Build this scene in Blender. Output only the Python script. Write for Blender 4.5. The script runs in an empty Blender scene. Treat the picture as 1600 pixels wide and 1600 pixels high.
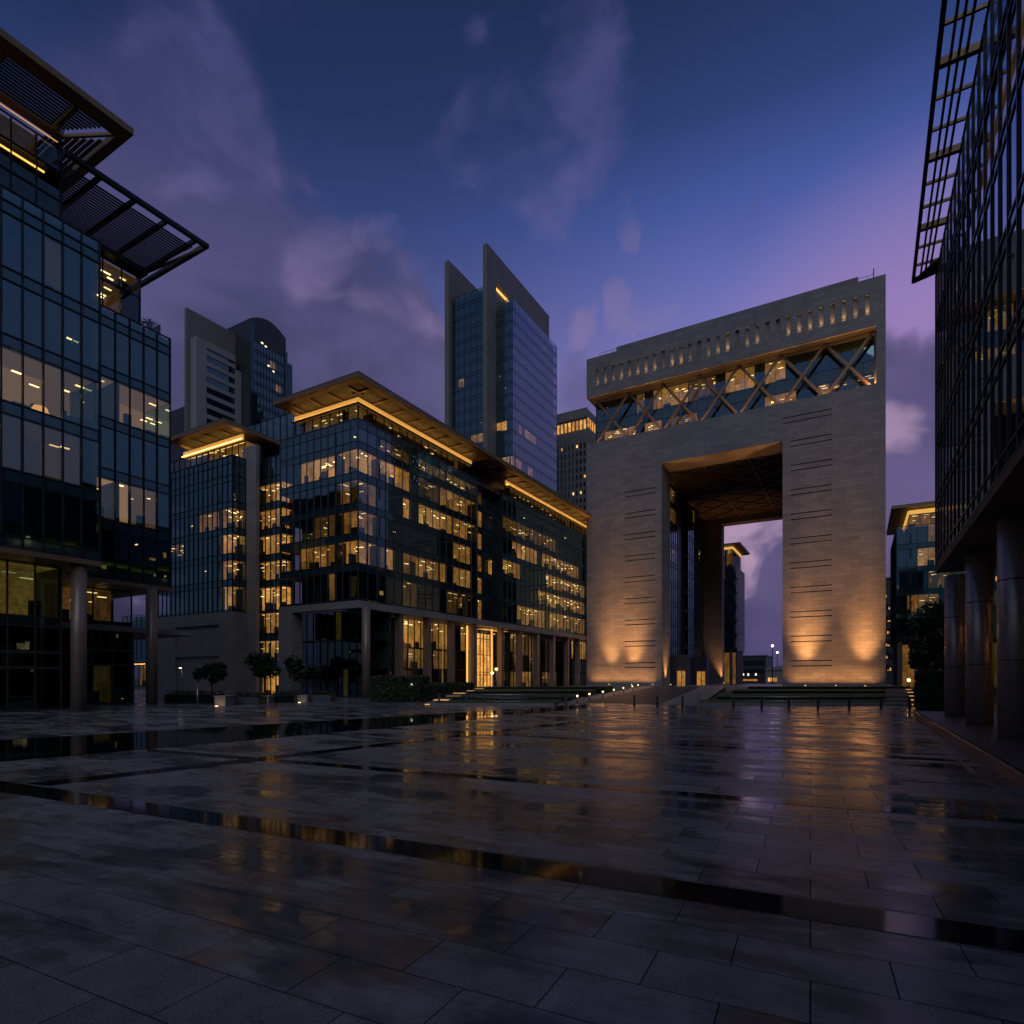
import bpy, math, random
from mathutils import Vector
rnd = random.Random(7)
scene = bpy.context.scene
COL = scene.collection
R = math.radians

# ------------------------------------------------------------------ camera geometry (survey of the place)
FPX, HOR, CAMH = 935.0, 1060.0, 2.1
def ray(px):
    s = (px - 800) / FPX
    return (.8660254 * s - .5, .5 * s + .8660254)
def on_x(px, x):            # y where the sight line px meets the plane x
    dx, dy = ray(px); return x / dx * dy
def on_y(px, y):
    dx, dy = ray(px); return y / dy * dx
def dep(x, y): return -.5 * x + .8660254 * y
def zat(py, x, y): return CAMH + (HOR - py) / FPX * dep(x, y)
def gnd(px, py, z=0.0):
    d = (CAMH - z) * FPX / (py - HOR); dx, dy = ray(px); return (dx * d, dy * d)
def at(px, d):
    dx, dy = ray(px); return (dx * d, dy * d)
def lin(r, g, b):
    f = lambda c: ((c / 255 + .055) / 1.055) ** 2.4 if c > 10 else c / 255 / 12.92
    return (f(r), f(g), f(b), 1)

# ------------------------------------------------------------------ objects
def tag(o, label=None, cat=None, group=None, kind=None):
    if label: o['label'] = label
    if cat: o['category'] = cat
    if group: o['group'] = group
    if kind: o['kind'] = kind
    return o
def empty(name, loc=(0, 0, 0), label=None, cat=None, group=None):
    o = bpy.data.objects.new(name, None); COL.objects.link(o); o.location = loc
    return tag(o, label, cat, group)
Z = Vector((0, 0, 1))
class Fr:                    # local frame: u along, n outwards, z up
    def __init__(s, o, u, n): s.o, s.u, s.n = Vector(o), Vector(u), Vector(n)
    def __call__(s, u, n, z): return s.o + s.u * u + s.n * n + Z * z
WORLD = Fr((0, 0, 0), (1, 0, 0), (0, 1, 0))
def FX(x, y): return Fr((x, y, 0), (0, 1, 0), (1, 0, 0))     # faces +X, runs +Y
def FY(x, y): return Fr((x, y, 0), (1, 0, 0), (0, -1, 0))    # faces -Y, runs +X
def FNX(x, y): return Fr((x, y, 0), (0, -1, 0), (-1, 0, 0))  # faces -X, runs -Y
class MB:
    def __init__(s): s.v, s.f, s.m, s.a, s.smooth = [], [], [], [], []
    def face(s, pts, mi=0, a=0.0, sm=False):
        b = len(s.v); s.v += [tuple(p) for p in pts]; s.f.append(tuple(range(b, b + len(pts))))
        s.m.append(mi); s.a.append(a); s.smooth.append(sm)
    def box(s, fr, u0, u1, n0, n1, z0, z1, mi=0, a=0.0):
        P = [fr(u, n, z) for z in (z0, z1) for n in (n0, n1) for u in (u0, u1)]
        fs = [(0, 2, 3, 1), (4, 5, 7, 6), (0, 1, 5, 4), (2, 6, 7, 3), (0, 4, 6, 2), (1, 3, 7, 5)]
        flip = fr.u.cross(fr.n).z < 0
        for f in fs:
            f = f[::-1] if flip else f
            s.face([P[i] for i in f], mi, a)
    def prism(s, pts, z0, z1, mi=0):        # pts ccw in plan; z may be lists
        n = len(pts)
        zb = z0 if isinstance(z0, (list, tuple)) else [z0] * n
        zt = z1 if isinstance(z1, (list, tuple)) else [z1] * n
        B = [(p[0], p[1], zb[i]) for i, p in enumerate(pts)]; T = [(p[0], p[1], zt[i]) for i, p in enumerate(pts)]
        s.face(T, mi); s.face(B[::-1], mi)
        for i in range(n):
            j = (i + 1) % n; s.face([B[i], B[j], T[j], T[i]], mi)
    def tube(s, pts, rads, seg=10, mi=0, cap=True):
        rings = []
        for i, p in enumerate(pts):
            p = Vector(p); d = Vector(pts[min(i + 1, len(pts) - 1)]) - Vector(pts[max(i - 1, 0)]); d.normalize()
            e = Vector((1, 0, 0)) if abs(d.x) < .9 else Vector((0, 1, 0))
            a = d.cross(e).normalized(); b = d.cross(a)
            rr = rads[i] if isinstance(rads, (list, tuple)) else rads
            base = len(s.v)
            s.v += [tuple(p + (a * math.cos(t) + b * math.sin(t)) * rr) for t in [2 * math.pi * k / seg for k in range(seg)]]
            rings.append(base)
        for i in range(len(rings) - 1):
            for k in range(seg):
                k2 = (k + 1) % seg
                s.f.append((rings[i] + k, rings[i + 1] + k, rings[i + 1] + k2, rings[i] + k2)); s.m.append(mi); s.a.append(0); s.smooth.append(True)
        if cap:
            s.f.append(tuple(rings[0] + k for k in range(seg))); s.m.append(mi); s.a.append(0); s.smooth.append(False)
            s.f.append(tuple(rings[-1] + k for k in range(seg))[::-1]); s.m.append(mi); s.a.append(0); s.smooth.append(False)
    def beam(s, p, q, w, t, mi=0, side=None):     # rectangular bar from p to q, width w along side, thickness t
        p, q = Vector(p), Vector(q); d = (q - p).normalized()
        a = Vector(side).normalized() if side else (d.cross(Z) if abs(d.z) < .95 else Vector((1, 0, 0))).normalized()
        a = (a - d * a.dot(d)).normalized(); b = d.cross(a)
        c = [p + a * (i * w / 2) + b * (j * t / 2) for i, j in ((-1, -1), (1, -1), (1, 1), (-1, 1))]
        e = [x + (q - p) for x in c]
        s.face(c[::-1], mi); s.face(e, mi)
        for i in range(4):
            j = (i + 1) % 4; s.face([c[i], c[j], e[j], e[i]], mi)
    def build(s, name, mats, parent=None, origin=None):
        me = bpy.data.meshes.new(name)
        o0 = Vector(origin) if origin else (parent_loc(parent) if parent else Vector((0, 0, 0)))
        me.from_pydata([(v[0] - o0.x, v[1] - o0.y, v[2] - o0.z) for v in s.v], [], s.f)
        mats = mats if isinstance(mats, (list, tuple)) else [mats]
        for m in mats: me.materials.append(m)
        me.polygons.foreach_set('material_index', s.m)
        me.polygons.foreach_set('use_smooth', s.smooth)
        if any(s.a):
            at_ = me.attributes.new('lit', 'FLOAT', 'FACE'); at_.data.foreach_set('value', s.a)
        me.update()
        o = bpy.data.objects.new(name, me); COL.objects.link(o)
        if parent: o.parent = parent
        else: o.location = o0
        return o
def parent_loc(p):
    v = Vector((0, 0, 0))
    while p: v += p.location; p = p.parent
    return v

# ------------------------------------------------------------------ materials
class NT:
    def __init__(s, m):
        m.use_nodes = True; s.m = m; s.t = m.node_tree; s.t.nodes.clear()
    def n(s, t, **k):
        nd = s.t.nodes.new(t)
        for a, b in k.items():
            if a.startswith('i_'):
                key = a[2:]; key = int(key) if key.isdigit() else key.replace('_', ' ')
                s.put(nd.inputs[key], b)
            else: setattr(nd, a, b)
        return nd
    def put(s, sock, v):
        if isinstance(v, bpy.types.NodeSocket): s.t.links.new(v, sock)
        else: sock.default_value = v
    def math(s, op, a, b=None, c=None, clamp=False):
        nd = s.n('ShaderNodeMath', operation=op, use_clamp=clamp)
        for i, v in enumerate((a, b, c)):
            if v is not None: s.put(nd.inputs[i], v)
        return nd.outputs[0]
    def mix(s, f, a, b, mode='MIX'):
        nd = s.n('ShaderNodeMix', data_type='RGBA', blend_type=mode)
        s.put(nd.inputs[0], f); s.put(nd.inputs[6], a); s.put(nd.inputs[7], b); return nd.outputs[2]
    def rng(s, v, a, b, c=0.0, d=1.0, smooth=True):
        nd = s.n('ShaderNodeMapRange', interpolation_type='SMOOTHSTEP' if smooth else 'LINEAR')
        s.put(nd.inputs[0], v); s.put(nd.inputs[1], a); s.put(nd.inputs[2], b); s.put(nd.inputs[3], c); s.put(nd.inputs[4], d)
        return nd.outputs[0]
    def noise(s, vec, scale, detail=3, rough=.55, dist=0.0):
        nd = s.n('ShaderNodeTexNoise', i_Scale=scale, i_Detail=detail, i_Roughness=rough, i_Distortion=dist)
        if vec is not None: s.put(nd.inputs['Vector'], vec)
        return nd
    def geo(s): return s.n('ShaderNodeNewGeometry').outputs['Position']
    def map(s, vec, scale=(1, 1, 1), rot=(0, 0, 0)):
        nd = s.n('ShaderNodeMapping'); s.put(nd.inputs[0], vec); nd.inputs['Scale'].default_value = scale; nd.inputs['Rotation'].default_value = rot
        return nd.outputs[0]
    def out(s, sh): s.t.links.new(sh, s.n('ShaderNodeOutputMaterial').inputs[0]); return s.m
    def bump(s, h, strength=.3, dist=.02):
        nd = s.n('ShaderNodeBump', i_Strength=strength, i_Distance=dist); s.put(nd.inputs['Height'], h); return nd.outputs[0]
def new(name): return NT(bpy.data.materials.new(name))

def plain(name, col, rough=.5, metal=0.0, var=.25, vscale=1.5, spec=.5):
    k = new(name); p = k.geo()
    nz = k.noise(p, vscale, 4)
    c = k.mix(nz.outputs[0], tuple(x * (1 - var) for x in col[:3]) + (1,), tuple(min(1, x * (1 + var)) for x in col[:3]) + (1,))
    r = k.rng(k.noise(p, vscale * 3, 3).outputs[0], .3, .7, max(.02, rough - .08), rough + .08)
    b = k.n('ShaderNodeBsdfPrincipled', i_Base_Color=c, i_Roughness=r, i_Metallic=metal)
    b.inputs['Specular IOR Level'].default_value = spec
    return k.out(b.outputs[0])

def stone(name, col, bw, bh, var=.22, rough=.62, mortar=.012, tint=None):
    k = new(name); p = k.geo()
    sp = k.n('ShaderNodeSeparateXYZ', i_0=p)
    u = k.math('ADD', sp.outputs[0], sp.outputs[1])
    v = k.n('ShaderNodeCombineXYZ', i_0=u, i_1=sp.outputs[2])
    br = k.n('ShaderNodeTexBrick', offset=.5, i_Vector=v.outputs[0], i_Scale=1.0, i_Mortar_Size=mortar, i_Brick_Width=bw, i_Row_Height=bh, i_Bias=0.0)
    br.inputs['Color1'].default_value = (0, 0, 0, 1); br.inputs['Color2'].default_value = (1, 1, 1, 1); br.inputs['Mortar'].default_value = (.5, .5, .5, 1)
    nz = k.noise(k.map(p, (1, 1, .35)), .35, 6, .65)          # rain streaks and blotches
    nf = k.noise(p, 6, 4)
    t = k.math('ADD', k.math('MULTIPLY', br.outputs['Color'], .5), k.math('MULTIPLY', nz.outputs[0], .9))
    t = k.math('ADD', t, k.math('MULTIPLY', nf.outputs[0], .25))
    t = k.rng(t, .35, 1.25, 0, 1, False)
    c = k.mix(t, tuple(x * (1 - var) for x in col) + (1,), tuple(x * (1 + var) for x in (tint or col)) + (1,))
    c = k.mix(k.math('MULTIPLY', br.outputs['Fac'], .75), c, tuple(x * .3 for x in col) + (1,))
    h = k.math('SUBTRACT', k.math('MULTIPLY', br.outputs['Color'], .25), br.outputs['Fac'])
    b = k.n('ShaderNodeBsdfPrincipled', i_Base_Color=c, i_Roughness=rough, i_Normal=k.bump(h, .5, .02))
    return k.out(b.outputs[0])

def emit(name, col, strength, sampling='AUTO', attr=False, pattern=False):
    k = new(name)
    s = strength
    c = col
    if attr:
        a = k.n('ShaderNodeAttribute', attribute_type='GEOMETRY', attribute_name='lit')
        s = k.math('MULTIPLY', a.outputs['Fac'], strength)
    if pattern:
        p = k.geo()
        n1 = k.noise(k.map(p, (1, 1, .55)), .8, 3).outputs[0]
        n2 = k.noise(p, 3.2, 2).outputs[0]
        q = k.math('MULTIPLY', k.rng(n1, .3, .68, .6, 1.3), k.rng(n2, .35, .62, .75, 1.2))
        s = k.math('MULTIPLY', s, q)
        c = k.mix(k.rng(k.noise(p, .25, 2).outputs[0], .35, .65), col, (1.0, .42, .08, 1))
    e = k.n('ShaderNodeEmission', i_Color=c, i_Strength=s)
    k.m.cycles.emission_sampling = sampling
    return k.out(e.outputs[0])

def glass(name, base=.26, tint=(.70, .69, .64, 1), refl=(.78, .95, 1, 1), rough=.012, wave=.0015):
    k = new(name); p = k.geo()
    bmp = k.bump(k.noise(p, .55, 1).outputs[0], 1.0, wave)
    fr = k.n('ShaderNodeFresnel', i_IOR=1.55, i_Normal=bmp)
    f = k.math('ADD', k.math('MULTIPLY', fr.outputs[0], 1 - base), base, clamp=True)
    tr = k.n('ShaderNodeBsdfTransparent', i_Color=tint)
    gl = k.n('ShaderNodeBsdfGlossy', i_Color=refl, i_Roughness=rough, i_Normal=bmp)
    mx = k.n('ShaderNodeMixShader', i_0=f, i_1=tr.outputs[0], i_2=gl.outputs[0])
    return k.out(mx.outputs[0])

def coated(name, col, rough=.05, base=.14, refl=(.5, .85, .9, 1)):   # opaque coated spandrel glass
    k = new(name); p = k.geo()
    bmp = k.bump(k.noise(p, .5, 1).outputs[0], 1.0, .0012)
    fr = k.n('ShaderNodeFresnel', i_IOR=1.5, i_Normal=bmp)
    f = k.math('ADD', k.math('MULTIPLY', fr.outputs[0], 1 - base), base, clamp=True)
    d = k.n('ShaderNodeBsdfDiffuse', i_Color=col + (1,)); g = k.n('ShaderNodeBsdfGlossy', i_Color=refl, i_Roughness=rough, i_Normal=bmp)
    return k.out(k.n('ShaderNodeMixShader', i_0=f, i_1=d.outputs[0], i_2=g.outputs[0]).outputs[0])

M = {}
M['gate'] = stone('travertine cladding', (.172, .170, .184), 1.9, .62, .22, .6, .017, (.194, .188, .192))
M['stone'] = stone('podium limestone', (.26, .235, .235), 1.6, .8, .18, .55, .010)
M['stone_plain'] = plain('honed stone', (.25, .225, .23), .5, 0, .15, .8)
M['column'] = plain('bronze column cladding', (.25, .18, .145), .36, .25, .22, .6)
M['pillar'] = plain('grey column cladding', (.52, .40, .32), .28, .5, .22, .6)
M['bronze'] = plain('bronze canopy metal', (.24, .15, .08), .42, .35, .25, .7)
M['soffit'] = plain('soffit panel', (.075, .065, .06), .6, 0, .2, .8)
M['darkmetal'] = plain('dark anodised metal', (.028, .030, .036), .38, .5, .25, 1.0)
M['greymetal'] = plain('grey aluminium', (.10, .105, .12), .35, .7, .2, 1.0)
M['steel'] = plain('brushed steel', (.35, .34, .34), .3, .9, .2, 3)
M['core'] = plain('unlit interior', (.028, .03, .032), .7, 0, .4, .5)
M['carpet'] = plain('interior furniture', (.03, .026, .022), .7, 0, .4, 2)
M['glass'] = glass('curtain wall glass', .22, refl=(.52, .88, .92, 1))
M['glass_dark'] = glass('dark curtain wall glass', .17, (.55, .56, .52, 1), (.55, .86, .92, 1))
M['glass_clear'] = glass('clear podium glass', .07, (.72, .76, .72, 1), (.8, .95, 1, 1))
M['glass_green'] = glass('green tinted shopfront glass', .07, (.14, .22, .20, 1), (.7, .9, .9, 1))
M['span'] = coated('spandrel glass', (.022, .045, .058))
M['span_dark'] = coated('dark spandrel glass', (.014, .024, .028), base=.08)
M['room'] = emit('lit office', (1.0, .50, .13, 1), 1.0, 'NONE', True, True)
M['room_plain'] = emit('lit office near', (1.0, .56, .22, 1), 1.0, 'NONE', True)
M['room_white'] = emit('lit office pale', (1.0, .72, .42, 1), 1.0, 'NONE', True, True)
M['cream'] = plain('cream cove panel', (.62, .50, .34), .6, 0, .08, .6)
M['lampwin'] = emit('ceiling luminaire', (1.0, .70, .30, 1), 1.0, 'NONE', True)
def covepanel():
    k = new('backlit cove panel')
    a = k.n('ShaderNodeAttribute', attribute_type='GEOMETRY', attribute_name='lit')
    b = k.n('ShaderNodeBsdfPrincipled', i_Base_Color=(.62, .48, .30, 1), i_Roughness=.6)
    b.inputs['Emission Color'].default_value = (1, .50, .11, 1); k.put(b.inputs['Emission Strength'], a.outputs['Fac'])
    return k.out(b.outputs[0])
M['covepanel'] = covepanel()
M['cove'] = emit('cove light', (1.0, .50, .11, 1), 1.0, 'AUTO', True)
M['led'] = emit('lamp lens', (1.0, .62, .24, 1), 1.0, 'AUTO', True)
M['white_led'] = emit('white lamp lens', (1.0, .80, .58, 1), 1.0, 'AUTO', True)
M['red_led'] = emit('red lamp lens', (1.0, .16, .05, 1), 1.0, 'NONE', True)
M['glass_grey'] = glass('grey tower glass', .26, (.6, .6, .6, 1), (.62, .75, .86, 1))
M['glass_edge'] = glass('fin facade glass', .34, (.6, .6, .6, 1), (.74, .88, 1, 1))
M['towerpale'] = plain('pale tower cladding', (.30, .285, .30), .6, 0, .1, .05)
M['towerwall'] = plain('tower concrete', (.20, .175, .17), .6, 0, .15, .05)
M['towerdark'] = plain('dark tower cladding', (.045, .042, .052), .35, .1, .2, .05)
M['hedge'] = plain('clipped hedge', (.025, .04, .018), .85, 0, .6, 4)
M['bark'] = plain('bark', (.07, .05, .038), .85, 0, .4, 6)
M['blackstone'] = plain('polished black stone', (.010, .010, .012), .18, 0, .3, 1.2)

def leaf():
    k = new('leaves'); p = k.geo()
    c = k.mix(k.noise(p, 1.4, 3).outputs[0], (.016, .029, .011, 1), (.052, .070, .028, 1))
    b = k.n('ShaderNodeBsdfPrincipled', i_Base_Color=c, i_Roughness=.55)
    return k.out(b.outputs[0])
M['leaf'] = leaf()

def paving():
    k = new('wet granite paving'); p = k.geo()
    q = k.map(p, (1, 1, 1), (0, 0, R(-3.5)))
    br = k.n('ShaderNodeTexBrick', offset=.5, i_Vector=q, i_Scale=1.0, i_Mortar_Size=.0055, i_Brick_Width=1.05, i_Row_Height=.58)
    br.offset_frequency = 2; br.inputs['Mortar Smooth'].default_value = .25
    br.inputs['Color1'].default_value = (0, 0, 0, 1); br.inputs['Color2'].default_value = (1, 1, 1, 1); br.inputs['Mortar'].default_value = (.5, .5, .5, 1)
    big = k.noise(k.map(q, (.7, 1.6, 1)), .42, 5, .6, .6).outputs[0]     # broad damp patches, stretched along the courses
    mid = k.noise(k.map(q, (.8, 2.6, 1)), 1.5, 4, .6).outputs[0]
    fine = k.noise(p, 70, 3, .7).outputs[0]
    spec = k.noise(p, 72, 3, .8).outputs[0]
    wv = k.math('ADD', k.math('MULTIPLY', big, .75), k.math('ADD', k.math('MULTIPLY', mid, .30), k.math('MULTIPLY', br.outputs['Color'], .12)))
    wet = k.rng(wv, .50, .66); pool = k.rng(wv, .63, .73)
    t = k.math('ADD', k.math('MULTIPLY', br.outputs['Color'], .40), k.math('ADD', k.math('MULTIPLY', fine, .75), k.math('MULTIPLY', k.math('SUBTRACT', k.noise(p, 3.0, 5, .65).outputs[0], .5), .9)))
    dry = k.mix(k.rng(t, .25, .85, 0, 1, False), (.094, .098, .110, 1), (.285, .292, .315, 1))
    dry = k.mix(k.rng(spec, .54, .66), dry, (.46, .45, .46, 1))
    dry = k.mix(k.rng(spec, .46, .36), dry, (.045, .045, .05, 1))
    c = k.mix(wet, dry, k.mix(t, (.042, .044, .052, 1), (.095, .097, .108, 1)))
    c = k.mix(k.math('MULTIPLY', br.outputs['Fac'], .9), c, (.008, .008, .009, 1))
    rough = k.math('SUBTRACT', k.rng(wet, 0, 1, .35, .17, False), k.math('MULTIPLY', pool, .11))
    rough = k.math('ADD', rough, k.math('MULTIPLY', k.math('SUBTRACT', fine, .5), .06))
    rough = k.math('ADD', rough, k.math('MULTIPLY', br.outputs['Fac'], .5))
    h = k.math('ADD', k.math('MULTIPLY', k.noise(k.map(q, (1.1, 3.2, 1)), 1.1, 3).outputs[0], .55), k.math('MULTIPLY', fine, k.rng(wet, 0, 1, .05, .008, False)))
    h = k.math('SUBTRACT', h, k.math('MULTIPLY', br.outputs['Fac'], .12))
    b = k.n('ShaderNodeBsdfPrincipled', i_Base_Color=c, i_Roughness=rough, i_Normal=k.bump(h, .5, .012))
    k.put(b.inputs['Specular IOR Level'], k.math('MULTIPLY', k.math('SUBTRACT', 1.0, br.outputs['Fac']), .31))
    return k.out(b.outputs[0])
M['paving'] = paving()
def blackband():
    k = new('polished black granite band'); p = k.geo()
    n = k.noise(p, 40, 3).outputs[0]
    c = k.mix(n, (.006, .006, .008, 1), (.016, .016, .019, 1))
    q = k.map(p, (1, 1, 1), (0, 0, R(-3.5)))
    h = k.noise(k.map(q, (1, 2.4, 1)), .9, 2).outputs[0]
    b = k.n('ShaderNodeBsdfPrincipled', i_Base_Color=c, i_Roughness=k.rng(n, .3, .7, .05, .10), i_Normal=k.bump(h, .3, .003))
    b.inputs['Specular IOR Level'].default_value = .22
    return k.out(b.outputs[0])
M['band'] = blackband()
def poolwater():
    k = new('still pool water'); p = k.geo()
    h = k.noise(p, 2.2, 3).outputs[0]
    b = k.n('ShaderNodeBsdfPrincipled', i_Base_Color=(.006, .008, .010, 1), i_Roughness=.02, i_IOR=1.33, i_Normal=k.bump(h, .25, .006))
    return k.out(b.outputs[0])
M['water'] = poolwater()
M['asphalt'] = plain('damp asphalt drive', (.045, .045, .052), .45, 0, .3, 5)
M['pathstone'] = plain('pale path stone', (.26, .225, .235), .35, 0, .18, 2)
M['platform'] = stone('platform granite', (.11, .095, .095), 1.2, .6, .2, .4)
M['earth'] = plain('far ground', (.05, .047, .05), .8, 0, .3, .2)
def lawnmat():
    k = new('mown grass'); p = k.geo()
    c = k.mix(k.noise(p, 9, 5, .7).outputs[0], (.028, .050, .016, 1), (.085, .125, .040, 1))
    c = k.mix(k.rng(k.noise(p, .5, 3).outputs[0], .35, .7), c, (.035, .045, .016, 1))
    b = k.n('ShaderNodeBsdfPrincipled', i_Base_Color=c, i_Roughness=.85, i_Normal=k.bump(k.noise(p, 25, 4).outputs[0], .8, .05))
    return k.out(b.outputs[0])
M['lawn'] = lawnmat()

# ------------------------------------------------------------------ sky and sun
def pdir(px, py):
    s = (px - 800) / FPX; v = (HOR - py) / FPX
    return Vector((.8660254 * s - .5, .5 * s + .8660254, v)).normalized()
def make_world():
    w = bpy.data.worlds.new('World'); scene.world = w
    k = NT(w)
    d = k.n('ShaderNodeTexCoord').outputs['Generated']
    dn = k.n('ShaderNodeVectorMath', operation='NORMALIZE', i_0=d).outputs[0]
    sp = k.n('ShaderNodeSeparateXYZ', i_0=dn)
    ramp = k.n('ShaderNodeValToRGB', i_0=sp.outputs[2])
    stops = [(0, (66, 60, 90)), (.07, (80, 74, 112)), (.22, (106, 97, 148)), (.36, (130, 117, 174)), (.46, (124, 117, 182)), (.53, (98, 105, 174)),
             (.60, (66, 86, 156)), (.67, (39, 60, 114)), (.75, (24, 42, 83)), (.86, (14, 28, 58)), (1, (10, 20, 46))]
    el = ramp.color_ramp.elements
    while len(el) < len(stops): el.new(.5)
    for e, (p, c) in zip(el, stops): e.position = p; e.color = lin(*c)
    col = ramp.outputs[0]
    # the air is stirred a little before the clouds are placed, so no outline is regular
    def stir(v, sc, amp, det=4):
        nz = k.noise(v, sc, det, .6)
        off = k.n('ShaderNodeVectorMath', operation='SUBTRACT', i_0=nz.outputs['Color'], i_1=(.5, .5, .5)).outputs[0]
        off = k.n('ShaderNodeVectorMath', operation='SCALE', i_0=off); off.inputs['Scale'].default_value = amp
        return k.n('ShaderNodeVectorMath', operation='NORMALIZE', i_0=k.n('ShaderNodeVectorMath', operation='ADD', i_0=v, i_1=off.outputs[0]).outputs[0]).outputs[0]
    dw = stir(stir(stir(dn, 2.0, .34, 2), 6.0, .10, 3), 15.0, .05, 3)
    def dot(v, src=None): return k.n('ShaderNodeVectorMath', operation='DOT_PRODUCT', i_0=src or dn, i_1=v).outputs['Value']
    front = k.rng(dot(pdir(900, 560)), .25, .80)
    col = k.mix(k.math('MULTIPLY', k.math('SUBTRACT', 1.0, front), .72), col, lin(42, 68, 90))
    glow = k.rng(dot(pdir(1440, 630)), .95, 1.0)
    col = k.mix(k.math('MULTIPLY', glow, .62), col, lin(158, 124, 180))
    dark = k.rng(dot(Vector((-1, .25, .5)).normalized()), .5, 1.0)
    col = k.mix(k.math('MULTIPLY', dark, .7), col, lin(20, 34, 72))
    n1 = k.noise(k.map(dn, (1, 1, 1.5)), 3.8, 4, .52, .4).outputs[0]
    n2 = k.noise(k.map(dn, (1, 1, 1.4)), 9.0, 4, .52, .3).outputs[0]
    nn = k.math('ADD', k.math('MULTIPLY', n1, .55), k.math('MULTIPLY', n2, .45))
    def mass(blobs):
        cur = None
        for px, py, r, wgt in blobs:
            m = k.math('MULTIPLY', k.rng(dot(pdir(px, py), dw), math.cos(r), math.cos(r * .25), 0, 1), wgt)
            cur = m if cur is None else k.math('MAXIMUM', cur, m)
        return cur
    grey = mass([(230, 330, .22, 1), (330, 430, .22, 1), (430, 510, .22, 1), (560, 570, .20, 1), (640, 600, .15, 1), (330, 600, .3, .95), (500, 650, .24, .95),
                 (200, 200, .14, .75), (100, 480, .3, .8), (590, 480, .12, .9), (1440, 720, .11, 1.1), (1405, 610, .06, 1), (1450, 630, .07, 1), (1185, 930, .10, 1), (1150, 838, .05, 1.1), (1215, 840, .03, .9), (1330, 880, .25, .8), (950, 640, .12, .5)])
    pink = mass([(480, 350, .09, .7), (540, 410, .12, .78), (650, 395, .07, .95), (660, 490, .12, .68), (860, 150, .12, .8), (840, 230, .10, .9), (740, 110, .08, .7), (920, 90, .12, .75), (800, 190, .09, .7),
                 (1015, 250, .04, .8), (1022, 290, .03, .8), (1016, 418, .035, .85), (1042, 430, .045, .9), (1072, 446, .05, .9), (1102, 460, .045, .9), (1136, 458, .04, .85), (945, 500, .06, .8), (1400, 690, .05, 1.1), (1195, 845, .07, 1.35), (1160, 872, .06, 1.25), (1215, 880, .05, 1.2), (240, 170, .12, .7), (340, 235, .10, .75), (1440, 600, .04, .6)])
    g = k.rng(k.math('ADD', grey, k.math('MULTIPLY', k.math('SUBTRACT', nn, .5), 2.0)), .12, .92)
    p = k.rng(k.math('ADD', pink, k.math('MULTIPLY', k.math('SUBTRACT', n2, .5), 2.6)), .40, 1.35)
    gcol = k.mix(k.rng(n1, .36, .64), lin(56, 57, 94), lin(87, 80, 124))
    gcol = k.mix(k.rng(sp.outputs[2], .45, .70), gcol, lin(50, 56, 100))
    col = k.mix(k.math('MULTIPLY', g, .88), col, gcol)
    pcol = k.mix(k.rng(sp.outputs[2], .10, .70), lin(214, 176, 204), lin(86, 84, 140))
    col = k.mix(k.math('MULTIPLY', p, .60), col, pcol)
    # ground side of the sky
    col = k.mix(k.rng(sp.outputs[2], -.08, .0), lin(30, 28, 38), col)
    sky = k.n('ShaderNodeTexSky', sky_type='NISHITA', sun_disc=False, sun_elevation=R(-1.5), sun_rotation=R(153), altitude=0)
    b1 = k.n('ShaderNodeBackground', i_0=col, i_1=1.0)
    b2 = k.n('ShaderNodeBackground', i_0=sky.outputs[0], i_1=.05)
    ad = k.n('ShaderNodeAddShader', i_0=b1.outputs[0], i_1=b2.outputs[0])
    k.t.links.new(ad.outputs[0], k.n('ShaderNodeOutputWorld').inputs[0])
make_world()
sl = bpy.data.lights.new('afterglow_sun', 'SUN'); sl.energy = .56; sl.angle = R(55); sl.color = (.84, .90, 1)
so = bpy.data.objects.new('afterglow_sun', sl); COL.objects.link(so); so.rotation_euler = Vector((-.35, .68, -.70)).to_track_quat('-Z', 'Y').to_euler(); so.location = (60, 40, 60)
so['kind'] = 'structure'

cam = bpy.data.cameras.new('camera'); co = bpy.data.objects.new('camera', cam); COL.objects.link(co)
co.location = (0, 0, CAMH); co.rotation_euler = (R(90), 0, R(30))
cam.sensor_width = 36; cam.lens = FPX / 1600 * 36; cam.shift_y = (HOR - 800) / 1600; cam.clip_end = 6000; cam.clip_start = .1
scene.camera = co

def spot(loc, target, watts, size_deg, blend=.6, col=(1, .41, .115), radius=.15):
    l = bpy.data.lights.new('floodlight_beam', 'SPOT'); l.energy = watts; l.spot_size = R(size_deg); l.spot_blend = blend; l.color = col; l.shadow_soft_size = radius
    o = bpy.data.objects.new('floodlight_beam', l); COL.objects.link(o); o.location = loc
    o.rotation_euler = (Vector(target) - Vector(loc)).to_track_quat('-Z', 'Y').to_euler(); return o
def area(loc, target, watts, sx, sy, col=(1, .41, .115), along=None, spread=180):
    l = bpy.data.lights.new('strip_light', 'AREA'); l.energy = watts; l.shape = 'RECTANGLE'; l.size = sx; l.size_y = sy; l.color = col; l.spread = R(spread)
    o = bpy.data.objects.new('strip_light', l); COL.objects.link(o); o.location = loc
    d = (Vector(target) - Vector(loc)).normalized()
    if along:
        x = Vector(along).normalized(); z = -d; y = z.cross(x)
        from mathutils import Matrix
        o.rotation_euler = Matrix((x, y, z)).transposed().to_euler()
    else: o.rotation_euler = d.to_track_quat('-Z', 'Y').to_euler()
    return o

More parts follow.
